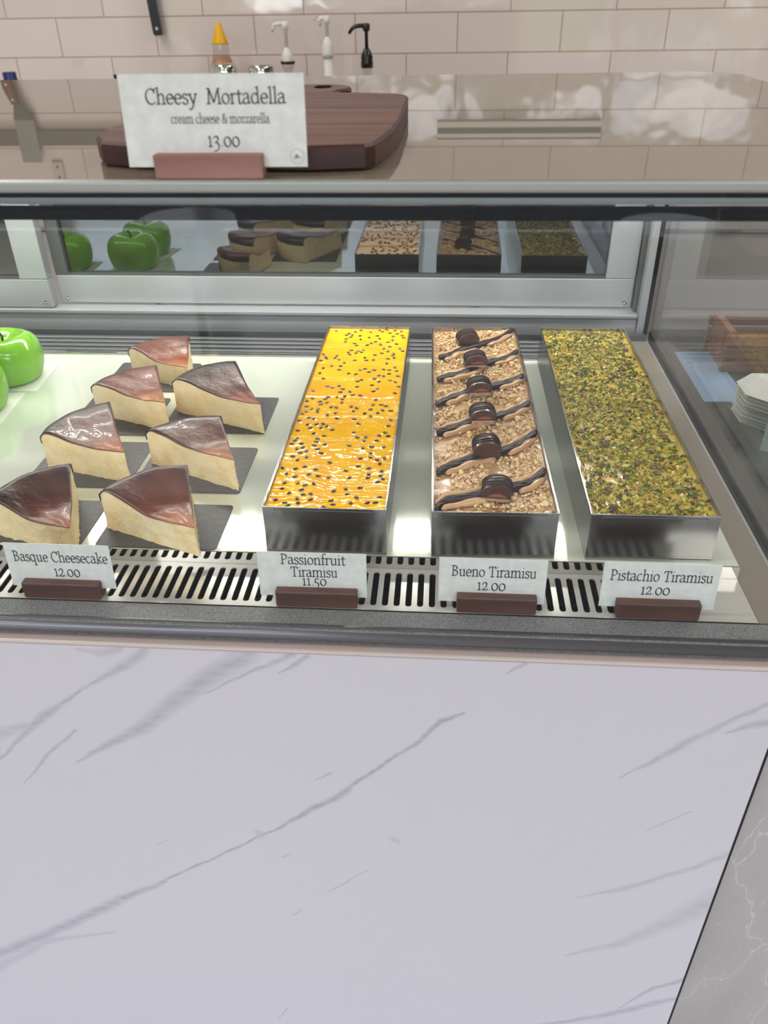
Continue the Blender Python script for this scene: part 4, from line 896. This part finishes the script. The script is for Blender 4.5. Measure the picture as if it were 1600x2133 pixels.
o = thing('hanging_tool', 'flat black tool with a hole hanging on the tiled wall', 'kitchen tool', (-.8655, WY-.021, .318+DZ)); o.rotation_euler.y = -.06
P = [(-.0135, .335), (.0135, .335), (.0135, .006), (.0095, 0), (-.0095, 0), (-.0135, .006)]
done(plate(P, -.008, -.0005), 'shaft', M['black_plastic'], o); done(lathe(bmesh.new(), [(0, .0003), (.0045, .0003), (.0045, -.001)], 14, mtx=Matrix.Translation((0, -.0083, .018)) @ Matrix.Rotation(PI/2, 4, 'X')), 'hole', M['alu'], o)
o = thing('power_socket', 'beige power socket on the tiled wall above the rack', 'socket', (-1.272, WY-.0005, .745+DZ)); done(bx(bmesh.new(), -.018, .018, -.008, 0, -.032, .032, .003), 'plate', M['ledge'], o)
for zz in (-.016, .016): done(lathe(bmesh.new(), [(0, 0), (.004, 0), (.004, -.001), (0, -.001)], 12, mtx=Matrix.Translation((0, -.0085, zz)) @ Matrix.Rotation(PI/2, 4, 'X')), 'screw', M['dark'], o)

# ------------------------------------------------------------------ neighbouring counter, right of the case
NX = .2936
r = thing('side_counter', 'grey marble fronted counter standing against the right end of the case', 'counter', (.9, .9, 0))
def npart(n, m, *a, bev=0): q = bx(bmesh.new(), *a, bev); bmesh.ops.translate(q, vec=(-.9, -.9, 0), verts=q.verts[:]); return done(q, n, m, r)
npart('front_panel', M['grey_marble'], NX, 1.6, .500, .511, 0, DZ-.058); npart('cabinet_body', M['cabinet'], NX+.02, 1.58, .512, 1.25, 0, DZ-.058)
npart('worktop', M['darktop'], .333, 1.6, .505, 1.26, DZ-.057, DZ-.03, bev=.002)
SZ = DZ-.03
for k in range(9):
    bm = bmesh.new(); w, d = .05, .05; z0 = .0001; lathe(bm, [(0, 0), (.040, 0), (.041, .0008), (.049, .0036), (.0505, .0036), (.042, 0), (.0405, -.0001)][:5], 8)
    bmesh.ops.rotate(bm, cent=(0, 0, 0), matrix=Matrix.Rotation(PI/8, 3, 'Z'), verts=bm.verts[:]); o = done(bm, 'paper_tray', M['white_card'], None, (.418+.001*math.sin(k*2.1), .945+.001*math.cos(k*1.7), SZ+.0002+k*.0046))
    tag(o, 'topmost small white paper tray of the stack right of the case' if k == 8 else 'small white paper tray inside the stack right of the case', 'paper tray', 'stacked paper trays')
o = done(bx(bmesh.new(), -.001, .001, -.02, .02, 0, .06), 'menu_card', M['greencard'], None, (.393, .850, SZ), .9); tag(o, 'pale green card standing in front of the paper trays', 'card')
r = thing('slatted_crate', 'low brown slatted wooden crate beyond the end glass', 'crate', (.53, 1.13, SZ))
for k in range(3): done(bx(bmesh.new(), -.14, .14, -.045, -.038, .002+.019*k, .017+.019*k, .001), 'slat', M['slat'], r); done(bx(bmesh.new(), -.14, .14, .038, .045, .002+.019*k, .017+.019*k, .001), 'slat', M['slat'], r)
for s in (-1, 1): done(bx(bmesh.new(), s*.13-.005, s*.13+.005, -.0379, .0379, 0, .058), 'end_board', M['slat'], r)
o = done(bx(bmesh.new(), -.03, .03, -.085, .085, 0, .0012), 'paper_sheet', M['bluepaper'], None, (.372, 1.075, SZ+.0001), .04); tag(o, 'pale blue sheet lying beside the paper trays behind the end glass', 'paper')

# ------------------------------------------------------------------ the seating side of the room, seen in the front glass
for k, (x, y, lab) in enumerate(((-1.12, -2.55, 'round white table reflected left in the front glass'), (.92, -2.45, 'round white table reflected right in the front glass'))):
    o = thing('round_table', lab, 'table', (x, y, 0), 0, 'round tables in the seating area')
    done(lathe(bmesh.new(), [(0, .575), (.2, .575), (.21, .58), (.21, .592), (.205, .6), (0, .6)], 40), 'tabletop', M['tabletop'], o); done(lathe(bmesh.new(), [(.022, .02), (.022, .575)], 16), 'pedestal', M['alu_dark'], o, smooth=True); done(lathe(bmesh.new(), [(0, 0), (.15, 0), (.15, .012), (.03, .022), (0, .022)], 28), 'foot', M['alu_dark'], o)
for x in (-1.4, 1.5):  # ceiling panels out of view, added to light the room
    for y in (-2.2, .35, 1.75):
        o = thing('ceiling_fill_light', 'unseen square ceiling light panel added to light the room', 'ceiling light', (x, y, CEIL), 0, 'added ceiling lights'); done(bx(bmesh.new(), -.31, .31, -.31, .31, -.03, -.0005), 'frame', M['frame'], o)
        bm = bmesh.new(); bm.faces.new([bm.verts.new(p) for p in ((-.28, -.28, -.0305), (-.28, .28, -.0305), (.28, .28, -.0305), (.28, -.28, -.0305))]); me = bpy.data.meshes.new('fill_light_diffuser'); bm.to_mesh(me); bm.free(); link('fill_light_diffuser', me, M['lamp'], o)
